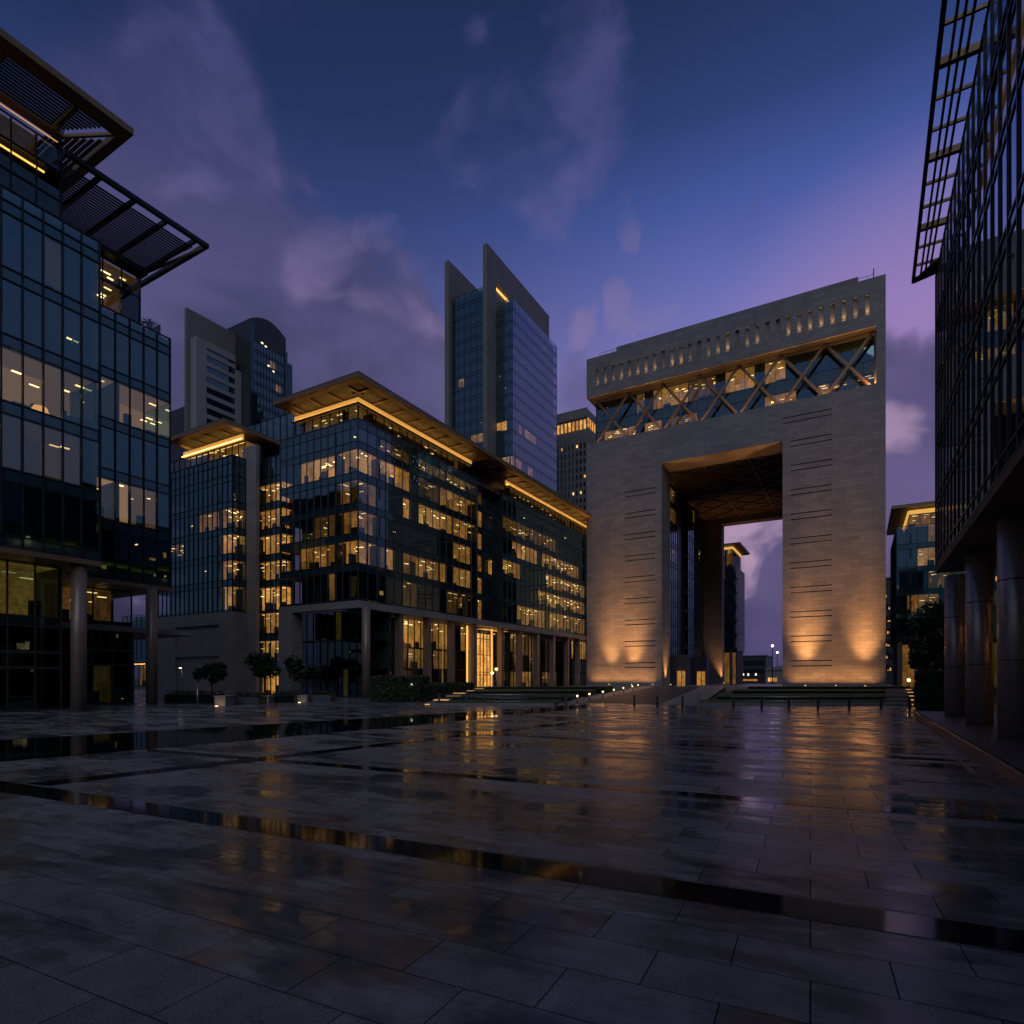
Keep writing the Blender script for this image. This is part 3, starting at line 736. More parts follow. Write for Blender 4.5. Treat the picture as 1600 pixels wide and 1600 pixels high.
    for px_, nm in ((738, .32), (776, .3)):
        y = on_x(px_, X); m = MB(); m.box(WORLD, X - .95, X - .80, y - .12, y + .12, .3, fz0 - .2, 0, 1.25); m.build('light_strip', M['cove'], root)
    # penthouse, cove and canopy
    zc = 33.9
    px0, pxi, py0 = -59.3, -49.0, 50.0
    cx0, cx1, cy0 = -59.0, -45.45, 46.45
    def penthouse(F, L, lit):
        facade(root, F, L, [(zr, zr + .1, zc - .80)], 1.4, {0: lit}, depth=2.2, gm='glass_clear', glints=.0, lampk=3.2, blinds=0)
    penthouse(FY(px0, py0), pxi - px0, [(1.2, 8.6, .22)])
    yA, yB = on_x(735, pxi), on_x(789, pxi)
    penthouse(FX(pxi, py0), yA - py0, [(.3, 19, .2)]); penthouse(FX(pxi, yB), 122 - yB, [(1, 25, .16)])
    def cove(name, boxes):
        m = MB()
        for b in boxes: m.box(WORLD, *b, 0, .48)
        cv = m.build('cove_panel', M['covepanel'], root)
        m = MB()
        for (a0, a1, b0, b1, z0, z1) in boxes:
            if a1 - a0 > b1 - b0: m.box(WORLD, a0 + .1, a1 + .2, b0 - .30, b0 - .24, z0 - .02, z0 + .04, 0, 10)
            else: m.box(WORLD, a1 + .24, a1 + .30, b0 - .2, b1 - .1, z0 - .02, z0 + .04, 0, 10)
        m.build('cove_light', M['cove'], cv)
    cove('', [(px0, pxi + .25, py0 - .25, py0 - .02, zc - .80, zc - .06)]); cove('', [(pxi + .02, pxi + .25, py0, yA, zc - .80, zc - .06)]); cove('', [(pxi + .02, pxi + .25, yB, 122, zc - .80, zc - .06)])
    # thin trim over the cove so its edges read
    m = MB(); m.box(WORLD, px0 - .1, pxi + .66, py0 - .66, py0 - .26, zc - .90, zc - .83); m.box(WORLD, pxi + .26, pxi + .66, py0 - .26, yA, zc - .90, zc - .83); m.box(WORLD, pxi + .26, pxi + .66, yB, 122, zc - .90, zc - .83)
    m.build('cove_trim', M['bronze'], root)
    canopy(root, cx0, cx1, cy0, 123, zc, ('x1', 'y0'), (px0, pxi, py0, 122))
    # roof deck and dark block behind
    m = MB(); m.box(WORLD, x0 + .3, X - .3, Y + .3, 121.5, zr - .35, zr - .02); m.box(WORLD, xl + .3, X1 - .3, Y + .3, 70, zr - .35, zr - .02); m.build('roof', M['soffit'], root)
    m = MB(); m.box(WORLD, px0 + .4, pxi - .9, py0 + 2.6, 121, zr, zc + .2); m.box(WORLD, px0 + .4, pxi - 2.4, yA - .2, yB + .2, zr, zc - .1); m.build('plant_room', M['towerdark'], root)
    sy = 58.0; sx0, sx1 = on_y(388, sy), on_y(470, sy)
    facade(root, FY(sx0, sy), sx1 - sx0, [(zr - 4, zr - 3.6, zr - .4), (zr - .4, zr + .4, zat(650, on_y(440, sy), sy))], 1.4, {}, depth=3)
    # left wing penthouse and canopy
    wx1 = on_y(383, 50)
    facade(root, FY(xl, 50), wx1 - xl, [(zr, zr + .1, zc - .80)], 1.3, {0: [(9, 16.5, .25)]}, depth=2.2, gm='glass_clear', glints=0, blinds=0)
    cove('', [(on_y(288, 49.9), wx1 - .2, 49.75, 49.98, zc - .80, zc - .06)])
    c2x1 = on_y(350, cy0) - .0
    canopy(root, c2x1 - 12.4, c2x1, cy0, 60, zc, ('y0',), (xl + 4, c2x1 - 3.5, 49.9, 60))
    return root
office_block()

# ------------------------------------------------------------------ near left office building
def left_building():
    XA, XB = -43.3, -50.5
    root = empty('office_building', (XA, 18, 0), 'tall glass office building at the left edge with louvred canopies and round bronze columns', 'office building')
    zb, P = 9.8, 3.93
    yA = on_x(155, XA); yB = on_x(265.5, XB); y0 = -14.0
    st = [(zb + P * i + (.0 if i else 0), zb + P * i + .72, zb + P * (i + 1)) for i in range(5)]
    zr = 30.9
    st.append((zb + P * 5, zr - .75, zr - .02))
    a = lambda p: on_x(p, XA) - y0
    facade(root, FX(XA, y0), yA - y0, st, 1.06, {2: [(a(-400), a(100), .22), (a(101), a(140), .15)], 4: [(a(72), a(104), .05)], 1: [(a(-400), a(36), .05), (a(40), a(122), .07)]}, depth=5, mw=.075, md=.12, glints=.05, lampk=9, blinds=.08, room='room_plain', tilt=.002)
    b0 = yA - 3
    b = lambda p: on_x(p, XB) - b0
    facade(root, FX(XB, b0), yB - b0, st, 1.06, {3: [(b(100), b(252), .26)], 1: [(b(100), b(207), .75), (b(208), b(247), .2)]}, depth=7, mw=.075, md=.12, glints=.02, lampk=6, blinds=.08, room='room_plain', tilt=.002)
    # a desk lamp and pale column glimpsed in the lit storey
    m = MB(); yl = on_x(62, XA - 1.5); m.tube([(XA - 1.5, yl, 18.55), (XA - 1.5, yl, 19.25)], [.62, .38], 16, 0); m.a = [1.15] * len(m.f); m.build('lamp_shade', M['cove'], root)
    # end wall and rear faces
    m = MB(); m.box(WORLD, XB - 14, XA - .2, yA - .3, yA - .05, zb, zr); m.build('end_wall', M['span'], root)
    fb = Fr((XB - .02, yB, 0), (-1, 0, 0), (0, 1, 0))
    facade(root, fb, 40, st, 2.1, {1: [(8, 16, .4)], 3: [(22, 30, .4)]}, depth=4, glints=.05, sm='span_dark', gm='glass_dark')
    m = MB(); m.box(WORLD, XB - 40, XA - .25, y0, yA - .3, zr - .5, zr - .03); m.box(WORLD, XB - 40, XB - .25, yA - .3, yB - .2, zr - .5, zr - .03)
    m.box(WORLD, XB - 40, XB - 7.4, y0, yB - 4.5, zb, zr - .5)
    m.build('roof', M['soffit'], root)
    # soffits under the raised storeys
    m = MB(); m.box(WORLD, XA - 14, XA + .1, y0, yA + .08, zb - .32, zb - .004); m.box(WORLD, XB - 14, XB + .1, yA + .081, yB + .1, zb - .32, zb - .004); m.build('soffit', M['bronze'], root)
    # columns
    for i, (px_, x, r, mt) in enumerate(((123, XA - .55, .44, 'column'), (237, XB + .45, .42, 'column'))):
        y = on_x(px_, x)
        m = MB(); m.tube([(x, y, 0), (x, y, zb - .3)], r, 28); m.build('column', M[mt], root)
    for y in (10.5, 2.0):
        m = MB(); m.tube([(XA - .55, y, 0), (XA - .55, y, zb - .3)], .44, 28); m.build('column', M['column'], root)
    # ground floor glass boxes
    xg = XA - 2.6; yg = on_x(95, xg)
    fs = [(0, .1, 2.75), (2.75, 2.83, 3.75), (3.75, 3.83, 5.45), (5.45, 6.1, zb - .35)]
    w = lambda p: on_x(p, xg) - y0
    facade(root, FX(xg, y0), yg - y0, fs, 1.45, {3: [(0, w(70), .62)]}, depth=4.5, gm='glass_green', sm='span_dark', glints=.0, lampk=2.5, mw=.08, blinds=0, fm='greymetal')
    m = MB(); m.box(WORLD, xg - 6, xg - .1, yg - .12, yg, 0, zb - .35); m.build('partition', M['darkmetal'], root)
    xh = XB - 3.2; yh0, yh1 = on_x(112, xh), on_x(205, xh)
    facade(root, FX(xh, yh0), yh1 - yh0, [(0, .1, 3.2), (3.2, 3.28, 4.4), (4.4, 4.48, 6.0)], 1.5, {0: [(yh1 - yh0 - 3.2, yh1 - yh0 - 2.6, .15)]}, depth=4, gm='glass_green', sm='span_dark', glints=.03, mw=.08, blinds=0, fm='greymetal')
    facade(root, FX(xh, yh0), yh1 - yh0, [(6.5, 6.8, zb - .35)], 1.5, {0: [(.5, yh1 - yh0 - 1.6, .10)]}, depth=4, gm='glass_clear', sm='span_dark', glints=.0, mw=.08, lampk=6, blinds=0)
    m = MB(); m.box(WORLD, xh - 12, xh + .5, yh0 - 1, yh1 + 5.5, 6.02, 6.48); m.build('walkway_slab', M['stone_plain'], root)
    m = MB(); m.box(WORLD, xh - 4, xh - .1, yh1, yh1 + .3, 0, 6.0); m.build('partition', M['greymetal'], root)
    # roof storey one with gold cove and louvred canopy
    zc = 37.2
    xp = XA - 1.75; yp = on_x(94.5, xp)
    pst = [(zr, zr + .05, zr + 2.3), (zr + 2.3, zr + 2.35, zc - 2.2), (zc - 2.2, zc - 2.1, zc - .55)]
    facade(root, FX(xp, y0), yp - y0, pst, 1.35, {2: [(yp - y0 - 9, yp - y0 - 1.2, .05)]}, depth=4, gm='glass_clear', glints=.02, mw=.06, blinds=0)
    m = MB(); m.box(WORLD, xp - 10, xp, yp, yp + .12, zr, zc); m.build('end_wall', M['darkmetal'], root)
    m = MB(); m.box(WORLD, xp - .42, xp - .32, y0, yp - .75, zc - 2.50, zc - 2.42, 0, 2.4); m.build('light_strip', M['cove'], root)
    m = MB(); m.box(WORLD, xp + .30, xp + .36, y0, yp - .3, zc - .50, zc - .46, 0, .7); m.build('cove_light', M['cove'], root)
    ox, oy = -40.5, on_x(209, -40.5)
    def louvre_canopy(x_in, x_out, ya, yb, z, beam_out, beam_in, gap, ribs, end_len, mat='bronze'):
        c = MB()
        c.box(WORLD, x_out - beam_out, x_out, ya, yb, z, z + .42); c.box(WORLD, x_in, x_in + beam_in, ya, yb - end_len, z - .02, z + .35)
        c.box(WORLD, x_in - 12, x_out - beam_out, yb - .55, yb, z, z + .42)
        root_c = c.build('canopy', M[mat], root)
        s = MB(); x = x_in + beam_in + .12
        while x < x_out - beam_out - gap:
            q = (x - x_in - beam_in) / max(.1, (x_out - x_in - beam_in))
            s.beam((x, ya, z + .16), (x, yb - .55 - end_len * (1 - q) * .9, z + .16), .15, .04, side=(1, 0, .8)); x += .27
        s.build('louvre', M['greymetal'], root_c)
        e = MB(); y = yb - .8
        while y > yb - .55 - end_len:
            t = (yb - y) / end_len
            e.beam((x_in - 12, y, z + .16), (x_in + .2 + (x_out - beam_out - x_in) * (1 - t) * .92, y, z + .16), .24, .05, side=(0, 1, .25)); y -= .27
        e.beam((x_in, yb - end_len - .3, z + .05), (x_out - .3, yb - .25, z + .05), .16, .2)
        e.build('end_louvre', M[mat], root_c)
        for y in ribs:
            m = MB(); m.box(WORLD, x_in + beam_in, x_out - beam_out, y - .12, y + .12, z - .04, z + .36); m.build('rib', M[mat], root_c)
        return root_c
    louvre_canopy(xp - .1, ox, y0, oy, zc, 1.15, .62, .1, (yp - .6, yp - 4.2, yp - 7.8, yp - 11.4), oy - yp, 'bronze')
    # roof storey two with open pergola
    x2 = XB - .8; y2 = on_x(218, x2); zc2 = 35.2
    facade(root, FX(x2, b0), y2 - b0, [(zr, zr + .05, zr + 2.6), (zr + 2.6, zr + 2.65, zc2 - .1)], 1.35, {0: [(0, y2 - b0 - 1, .10)], 1: [(0, y2 - b0 - .8, .10)]}, depth=4, gm='glass_clear', glints=.12, mw=.06, lampk=10, blinds=0)
    m = MB(); m.box(WORLD, x2 - 10, x2, y2, y2 + .12, zr, zc2); m.build('end_wall', M['span'], root)
    ox2 = -43.2; oy2 = on_x(327, ox2)
    cc = MB(); cc.box(WORLD, ox2 - .32, ox2, yA - 2, oy2, zc2, zc2 + .3); cc.box(WORLD, x2 - 8, ox2 - .32, oy2 - .3, oy2, zc2, zc2 + .3); cc.box(WORLD, x2 - .2, x2 + .9, yA - 2, y2 + .2, zc2 - .02, zc2 + .32)
    cr = cc.build('canopy', M['darkmetal'], root)
    s = MB(); x = x2 + 1.0
    while x < ox2 - 1.1:
        q = (x - x2) / (ox2 - x2); s.beam((x, yA - 2, zc2 + .15), (x, oy2 - .5 - (oy2 - y2 - .4) * (1 - q), zc2 + .15), .145, .04, side=(1, 0, .8)); x += .29
    s.build('louvre', M['greymetal'], cr)
    s = MB(); y = oy2 - .75
    while y > y2: s.beam((x2 - 8, y, zc2 + .15), (x2 + (ox2 - .5 - x2) * (1 - (oy2 - y) / (oy2 - y2 + .3)), y, zc2 + .15), .2, .05, side=(0, 1, .5)); y -= .2
    s.beam((x2, y2 - .1, zc2 + .05), (ox2 - .2, oy2 - .2, zc2 + .05), .14, .2)
    s.build('end_louvre', M['bronze'], cr)
    for y in (y2 - .1, y2 - 2.3, y2 - 4.5, y2 - 6.7):
        m = MB(); m.box(WORLD, x2 + .9, ox2 - .32, y - .1, y + .1, zc2 - .04, zc2 + .28); m.build('rib', M['darkmetal'], cr)
    # terrace balustrade
    g = MB()
    F = FX(XB - .5, y2 + .3); g.face([F(0, 0, zr), F(yB - y2 - .8, 0, zr), F(yB - y2 - .8, 0, zr + 1.15), F(0, 0, zr + 1.15)])
    F = Fr((XB - .5, yB - .5, 0), (-1, 0, 0), (0, 1, 0)); g.face([F(0, 0, zr), F(8, 0, zr), F(8, 0, zr + 1.15), F(0, 0, zr + 1.15)])
    g.build('balustrade', M['glass_clear'], root)
    return XB, y2, yB, zr
XB, Y2, YB, ZR = left_building()

# ------------------------------------------------------------------ near right office building
def right_building():
    X, Y = 3.08, 33.0
    root = empty('office_tower', (X, Y, 0), 'dark glass office building at the right edge, raised on thick round columns', 'office building')
    zb, zr = 7.15, 20.3
    n = 5; P = (zr - zb) / n
    st = []
    for i in range(n):
        z = zb + P * i; st.append((z, z + .42, z + P))
    fr = FNX(X, Y)
    facade(root, fr, 48, st, 1.0, {3: [(10, 19, .3)], 2: [(2, 6, .25)]}, depth=3, mw=.07, md=.045, gm='glass_edge', sm='span_dark', glints=.012, tilt=.001)
    # roof, then unseen blocks added behind for the glass opposite to reflect
    m = MB(); m.box(WORLD, X + .3, 40, -15, Y - .1, zr - .4, zr - .02); m.box(WORLD, X + 3.3, 40, -15, Y - .05, zb + .2, zr - .4); m.build('roof', M['soffit'], root)
    m = MB(); m.box(WORLD, 14.5, 40, Y, 130, 0, 31); m.box(WORLD, 11, 40, -15, Y - 1.5, zr, 37.5); rw = m.build('reflection_block', M['span_dark'], root)
    m = MB()
    for i in range(110):
        xx, y, z = (14.45, rnd.uniform(Y + 2, 126), 3 + 3.6 * rnd.randint(0, 6)) if i % 2 else (10.95, rnd.uniform(-14, Y - 3), 22 + 3.6 * rnd.randint(0, 3))
        w_ = rnd.choice((.3, .5, 1.2)); m.box(WORLD, xx - .06, xx, y, y + w_, z, z + rnd.uniform(.25, 1.3), 0, rnd.uniform(.3, 1.6))
    m.build('reflection_window', M['room_white'], rw)  # lit panes on the unseen blocks, added to show as reflected dots
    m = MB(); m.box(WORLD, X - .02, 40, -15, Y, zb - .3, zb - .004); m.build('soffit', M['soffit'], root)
    for px_, r in ((1492.5, .41), (1530.5, .42), (1587, .42)):
        x = 3.92; y = on_x(px_, x)
        m = MB(); m.tube([(x, y, .36), (x, y, zb - .28)], r, 32)
        for z in (2.6, 4.9): m.tube([(x, y, z), (x, y, z + .03)], r + .004, 32, 1)
        m.build('column', [M['pillar'], M['darkmetal']], root)
    for y in (17.0, 11.6, 6.0):
        m = MB(); m.tube([(3.92, y, .36), (3.92, y, zb - .28)], .42, 32); m.build('column', M['pillar'], root)
    # recessed ground-floor glazing behind the columns
    F = FNX(7.4, Y - 1.0)
    facade(root, F, 40, [(.37, .45, 3.6), (3.6, 3.7, zb - .3)], 1.4, {0: [(1.5, 2.6, .5), (6.2, 7.4, .45), (11, 12, .4)], 1: [(0, 1.6, .6), (4.2, 5.6, .45), (8.6, 10, .4), (13, 14, .3)]}, depth=3, gm='glass_clear', sm='span_dark', glints=.1, blinds=.1)
    # roof canopy: open lattice of steel beams
    zc = 20.62
    p0, p1 = (2.25, 33.55), (1.55, -15)
    c = MB(); c.beam((*p0, zc), (*p1, zc), .13, .16); c.beam((2.22, 33.5, zc), (X + .4, 32.9, zc - .08), .16, .2)
    root_c = c.build('canopy', M['darkmetal'], root)
    for t in (.32, .52, .72):
        m = MB(); m.beam((p0[0] + (X - p0[0]) * t, 33.2, zc + .04), (p1[0] + (X - p1[0]) * t, -15, zc + .04), .07, .10); m.build('louvre', M['darkmetal'], root_c)
    y = 32.3; i = 0
    while y > 4:
        q = p0[0] + (p1[0] - p0[0]) * (p0[1] - y) / (p0[1] - p1[1])
        big = i % 3 == 2
        m = MB(); m.beam((q, y, zc), (X + .1, y, zc), .18 if big else .08, .22 if big else .1); m.build('rib', M['bronze'], root_c); y -= 1.28; i += 1
    m = MB(); m.prism([(2.35, 33.3), (X, 32.2), (X + .3, 33.2), (2.45, 33.5)], zc - .06, zc + .02); m.build('corner_panel', M['bronze'], root_c)
right_building()

# ------------------------------------------------------------------ towers and buildings beyond
def storeys(z0, z1, n, sp=.25):
    P = (z1 - z0) / n
    return [(z0 + P * i, z0 + P * i + P * sp, z0 + P * (i + 1)) for i in range(n)]
def fin_tower():
    root = empty('fin_tower', (-107, 168.6, 0), 'tall tower with two pale fin walls rising above blue glass behind the office block', 'tower')
    zt = 147.3
    def fin(x0, x1, y0, y1, zt, cut=None):
        m = MB(); m.box(WORLD, x0, x1, y0, y1, 0, zt)
        return m.build('fin_wall', M['towerwall'], root)
    xf = -107.0
    # right fin with a lit notch near the top
    m = MB(); ya, yb = 168.6, on_x(858, xf)
    m.box(WORLD, xf - 1.55, xf - .7, ya, yb, 0, zt); m.box(WORLD, xf - .699, xf, ya, 174.6, 0, zt); m.box(WORLD, xf - .699, xf, 174.601, yb, 0, 127)
    m.prism([(xf - .699, 174.602), (xf, 174.602), (xf, yb), (xf - .699, yb)], [137.5, 137.5, 133.8, 133.8], zt)
    m.build('fin_wall', M['towerwall'], root)
    m = MB(); m.box(WORLD, xf - .68, xf - .25, 175, 190, 135.6, 136.2, 0, 1.6); m.box(WORLD, xf - .68, xf - .3, 190, 208, 133.6, 133.9, 0, .45); m.build('light_strip', M['cove'], root)
    fin(-124.4, -122.6, 168.6, 200, 147)
    m = MB(); m.box(WORLD, -124.3, xf - .2, 168.3, 168.58, 0, .1); 
    st = storeys(20, 134.5, 28, .22)
    F = FY(-122.6, 170.6); L = 15.5
    facade(root, F, L, st, 2.6, gm='glass_dark', lit={15: [(9, 14, .5)], 11: [(10, 15, .9)], 12: [(1, 3, .6)], 13: [(12, 14, .5)], 20: [(2, 3.5, .6)]}, depth=1.0, mw=.12, md=.12, glints=.01, tilt=.004, lampk=2)
    gx = -100.5
    st2 = storeys(20, 130.2, 27, .2)
    facade(root, FY(xf, 174.5), gx - xf, st2, 2.2, {16: [(0, 4, .9)], 13: [(3, 5, .8)], 10: [(0, 5, .9)], 12: [(1, 2, .5)]}, depth=1.0, mw=.1, md=.1, tilt=.004, lampk=2, glints=.01)
    ye = on_x(870, gx)
    facade(root, FX(gx, 174.5), ye - 174.5, st2, 2.2, {16: [(4, 6, .4), (10, 17, .35)], 10: [(1, 22, .6)], 9: [(24, 30, .35)], 13: [(3, 5, .4), (12, 14, .3)], 12: [(10, 12, .35)]}, depth=1.0, mw=.07, md=.05, tilt=.0025, lampk=2, glints=.012, gm='glass_grey')
    m = MB(); m.box(WORLD, xf + .1, gx - 1.3, 175.7, ye, 0, 130.0); m.box(WORLD, -122.5, xf - 1.6, 172, 200, 0, 134.2); m.box(WORLD, gx - .5, gx, ye - .3, ye, 0, 130.2); m.build('core_block', M['towerdark'], root)
fin_tower()
def striped_tower():
    root = empty('slab_tower', (-203, 126, 0), 'grey tower with a slanting fin wall and striped window bands beyond the left building', 'tower')
    xf = -203.9
    y0 = on_x(291.5, xf); y1 = on_x(372, xf)
    zt = zat(480, xf, y0)
    m = MB(); m.prism([(xf, y0), (xf, y1), (xf - 1.2, y1), (xf - 1.2, y0)][::-1], 0, [zat(520, xf, y1)] * 0 or [zat(480, xf, y0) * 1.0, zat(524, xf, y1), zat(524, xf, y1), zat(480, xf, y0)]); m.build('fin_wall', M['towerwall'], root)
    x = -200.5
    ya, yb = on_x(312, x), on_x(378, x)
    ztop = zat(527, x, ya)
    n = 32; P = (ztop - 2.5) / n
    w = MB(); w.box(WORLD, xf + .01, x, ya - 1.2, ya + 2.6, 0, ztop); w.box(WORLD, xf + .01, x, yb - 2.6, yb, 0, ztop - 5)
    w.box(WORLD, xf + .01, x, ya + 2.6, yb - 2.6, ztop - 2.4, ztop)
    for i in range(14, n): w.box(WORLD, x - .9, x - .05, ya + 2.6, yb - 2.6, P * i + 1.3, P * i + P * .42 + 1.3)
    w.build('wall', M['towerpale'], root)
    L = yb - ya - 5.2
    for i in range(14, n):
        g = MB(); F = FX(x - .35, ya + 2.6); z0, z1 = P * i + P * .42 + 1.3, P * (i + 1) + 1.3
        k = 7
        for j in range(k): g.face([F(L * j / k, rnd.gauss(0, .01), z0), F(L * (j + 1) / k, 0, z0), F(L * (j + 1) / k, 0, z1), F(L * j / k, 0, z1)])
        wb = g.build('window_band', M['glass_dark'], root)
        if i in (28, 27, 26, 25, 24, 22, 20, 19, 18, 17, 16) and rnd.random() < .95:
            r = MB(); u = L * rnd.uniform(.5, .6); r.face([F(u, -.7, z0 + .3), F(u + L * rnd.uniform(.08, .3), -.7, z0 + .3), F(u + L * .16, -.7, z1 - .2), F(u, -.7, z1 - .2)], 0, rnd.uniform(.12, .45)); r.build('lit_room', M['room_white'], wb)
    m = MB(); m.box(WORLD, x - 2.6, x - 1.0, ya + 2.6, yb - 2.6, 0, ztop - 2.4); m.build('interior_core', M['core'], root)
    m = MB(); m.box(WORLD, xf - 14, xf - 1.3, y0 + 2, y0 + 30, 0, zat(633, -209, on_x(281, -209))); m.build('lower_wing', M['towerdark'], root)
striped_tower()
def round_top():
    root = empty('round_top_tower', (-195, 143, 0), 'dark tower with a gently arched roofline beside the striped grey tower', 'tower')
    x = -195.0; ya = on_x(391, x); yb = on_x(446, x); y0x = -208.0
    zt = 135.5
    m = MB()
    n = 12
    top = [(ya + .2 + (yb - ya) * i / n, zt + 3.4 * math.sin(math.pi * min(1, (i / n) * .92 + .04))) for i in range(n + 1)]
    prof = [(top[0][0], 0)] + top + [(top[-1][0], 0)]
    A = [(x, y, z) for y, z in prof]; B = [(x - 14, y, z) for y, z in prof]
    m.face(A[:]); m.face(B[::-1])
    for i in range(len(prof)):
        j = (i + 1) % len(prof); m.face([A[i], B[i], B[j], A[j]])
    m.build('wall', M['towerdark'], root)
    F = FX(x + .12, ya + 1.6)
    facade(root, F, yb - ya - 2.4, storeys(40, 128, 22, .3), 1.4, {20: [(7, 9, .6)], 18: [(10, 12, .45)]}, depth=.1, mw=.12, md=.15, gm='glass_dark', sm='span_dark', skip_core=True, rooms=False)
    m = MB(); m.box(WORLD, x + .15, x + .6, ya - .2, ya + 1.5, 0, zt - 1); m.box(WORLD, x + .05, x + .5, yb - .6, yb + .6, 0, zt - 5); m.box(WORLD, x - 6, x + .4, yb + .61, yb + 3.0, 0, zt - 9); m.box(WORLD, x - 5, x + .3, yb + 3.01, yb + 4.4, 0, zt - 37)
    m.build('corner_pier', M['span_dark'], root)
    m = MB()
    for (u, z) in ((4.6, 128.6), (6.2, 128), (7.4, 121.2), (9.6, 120)):
        m.box(WORLD, x + .13, x + .3, ya + u, ya + u + .8, z, z + .5, 0, 1.8)
    m.build('window_light', M['white_led'], root)
round_top()
def hotel_tower():
    root = empty('hotel_tower', (-104, 241, 0), 'slim ribbed tower with a row of lit crown windows just left of the arch', 'tower')
    yF = 241.0; x1 = on_y(917, yF); x0 = x1 - 20
    zt = zat(637, x1, yF)
    b = MB(); b.box(WORLD, x0, x1, yF, yF + 30, 0, zt - .2); b.build('wall', M['towerwall'], root)
    n = 11; w = 20 / n
    zc0, zc1 = zat(669, x1, yF), zat(655, x1, yF)
    for i in range(n):
        m = MB(); x = x0 + (i + .5) * w
        m.box(WORLD, x - w * .27, x + w * .27, yF - .25, yF - .02, zc0, zc1, 0, .75 * rnd.uniform(.7, 1.2)); m.build('crown_window', M['room'], root)
    for k in range(4):
        m = MB(); y = yF + 1.3 + k * 2.4; m.box(WORLD, x1 + .02, x1 + .25, y - .5, y + .5, zc0 + 1, zc1 + 1, 0, .7); m.build('crown_window', M['room'], root)
    r = MB()
    for i in range(n + 1): r.box(WORLD, x0 + i * w - .3, x0 + i * w + .3, yF - .7, yF - .01, 0, zc0 - 1.2)
    for i in range(10): r.box(WORLD, x1 + .01, x1 + .7, yF + .8 + i * 2.4, yF + 1.4 + i * 2.4, 0, zc0 - 1)
    r.box(WORLD, x0 - .4, x1 + .4, yF - .5, yF - .02, zc1 + 1.0, zt); r.build('rib', M['towerwall'], root)
    for s in range(8, 31):
        z = s * 3.4 + .6
        if z + 2.2 > zc0 - 1.2: break
        g = MB(); gl = MB()
        for i in range(n):
            x = x0 + (i + .5) * w
            g.box(WORLD, x - w * .32, x + w * .32, yF - .12, yF - .01, z, z + 2.0)
            if rnd.random() < .07: gl.box(WORLD, x - .35, x + .35, yF - .2, yF - .13, z + .3, z + 1.5, 0, rnd.uniform(.5, 1.6))
        for i in range(9): g.box(WORLD, x1 + .01, x1 + .1, yF + 1.5 + i * 2.4, yF + 3.1 + i * 2.4, z, z + 2)
        o = g.build('window_band', M['span_dark'], root)
        if gl.f: gl.build('lit_room', M['room_white'], o)
hotel_tower()
def canopy_building(name, label, fx, fyy, W, D, zroof, zcan, inset, over, side, lit, podium=6.0, side_wall=None, base_name='office_building'):
    """glass office building, front at y=fyy from fx to fx+W; side = which flank shows ('left' / 'right')"""
    root = empty(base_name, (fx + W / 2, fyy, 0), label, 'office building')
    n = max(3, int((zroof - podium) / 4.0))
    st = storeys(podium, zroof, n, .22)
    facade(root, FY(fx, fyy), W, st, 1.6, lit, depth=2.5, glints=.03, tilt=.004)
    F = FX(fx + W, fyy) if side == 'right' else FNX(fx, fyy + D)
    if side_wall:
        m = MB(); m.box(F, 0, D, -.4, 0, podium, zroof); m.build('side_wall', M['stone_plain'], root)
        for s_ in st:
            m = MB(); m.box(F, .5, D - .5, .01, .12, s_[2] - .35, s_[2] - .1); m.build('side_ledge', M['steel'], root)
    else: facade(root, F, D, st, 1.8, {}, depth=2, glints=.02)
    m = MB(); m.box(WORLD, fx + .3, fx + W - .45, fyy + 2.6, fyy + D, 0, zroof - .05); m.build('interior_core', M['core'], root)
    for i in range(int(W / 4) + 1):
        m = MB(); x = min(fx + W - .5, fx + .5 + i * 4); m.box(WORLD, x - .4, x + .4, fyy + .1, fyy + .9, 0, podium - .01); m.build('column', M['column'], root)
    if side == 'right':
        for i in range(1, int(D / 3)):
            m = MB(); m.box(WORLD, fx + W - .9, fx + W - .2, fyy + i * 3, fyy + i * 3 + .8, 0, podium - .01); m.build('column', M['column'], root)
    m = MB(); F2 = FY(fx, fyy + 2.4); m.face([F2(.5, 0, .2), F2(W - .5, 0, .2), F2(W - .5, 0, podium - .6), F2(.5, 0, podium - .6)], 0, .12); m.build('lobby', M['room'], root)
    # roof storey
    px0, px1 = (fx + inset, fx + W - .3) if side == 'left' else (fx + .3, fx + W - inset)
    facade(root, FY(px0, fyy + inset), px1 - px0, [(zroof, zroof + .1, zcan - .8)], 1.6, {0: [(1, px1 - px0 - 1, .22)]}, depth=2, gm='glass_clear', blinds=0)
    if side == 'right': facade(root, FX(px1, fyy + inset), D - inset, [(zroof, zroof + .1, zcan - .8)], 1.8, {0: [(0, D, .2)]}, depth=2, gm='glass_clear', blinds=0)
    m = MB(); m.box(WORLD, px0 + .2, px1 - .2, fyy + inset + 2.2, fyy + D, zroof, zcan); m.build('plant_room', M['towerdark'], root)
    m = MB(); m.box(WORLD, px0, px1 + .2, fyy + inset - .25, fyy + inset - .02, zcan - .8, zcan - .05, 0, .8); m.build('cove_light', M['cove'], root)
    if side == 'right': m = MB(); m.box(WORLD, px1 + .02, px1 + .25, fyy + inset, fyy + D, zcan - .8, zcan - .05, 0, .8); m.build('cove_light', M['cove'], root)
    else: m = MB(); m.box(WORLD, px0 - .25, px0 - .02, fyy + inset, fyy + D, zcan - .8, zcan - .05, 0, .8); m.build('cove_light', M['cove'], root)
    canopy(root, px0 - (over if side == 'left' else 0), px1 + (over if side == 'right' else 0), fyy + inset - over, fyy + D + 1, zcan, ('y0', 'x1') if side == 'right' else ('y0',), (px0, px1, fyy + inset, fyy + D), rib=3.5)
    return root
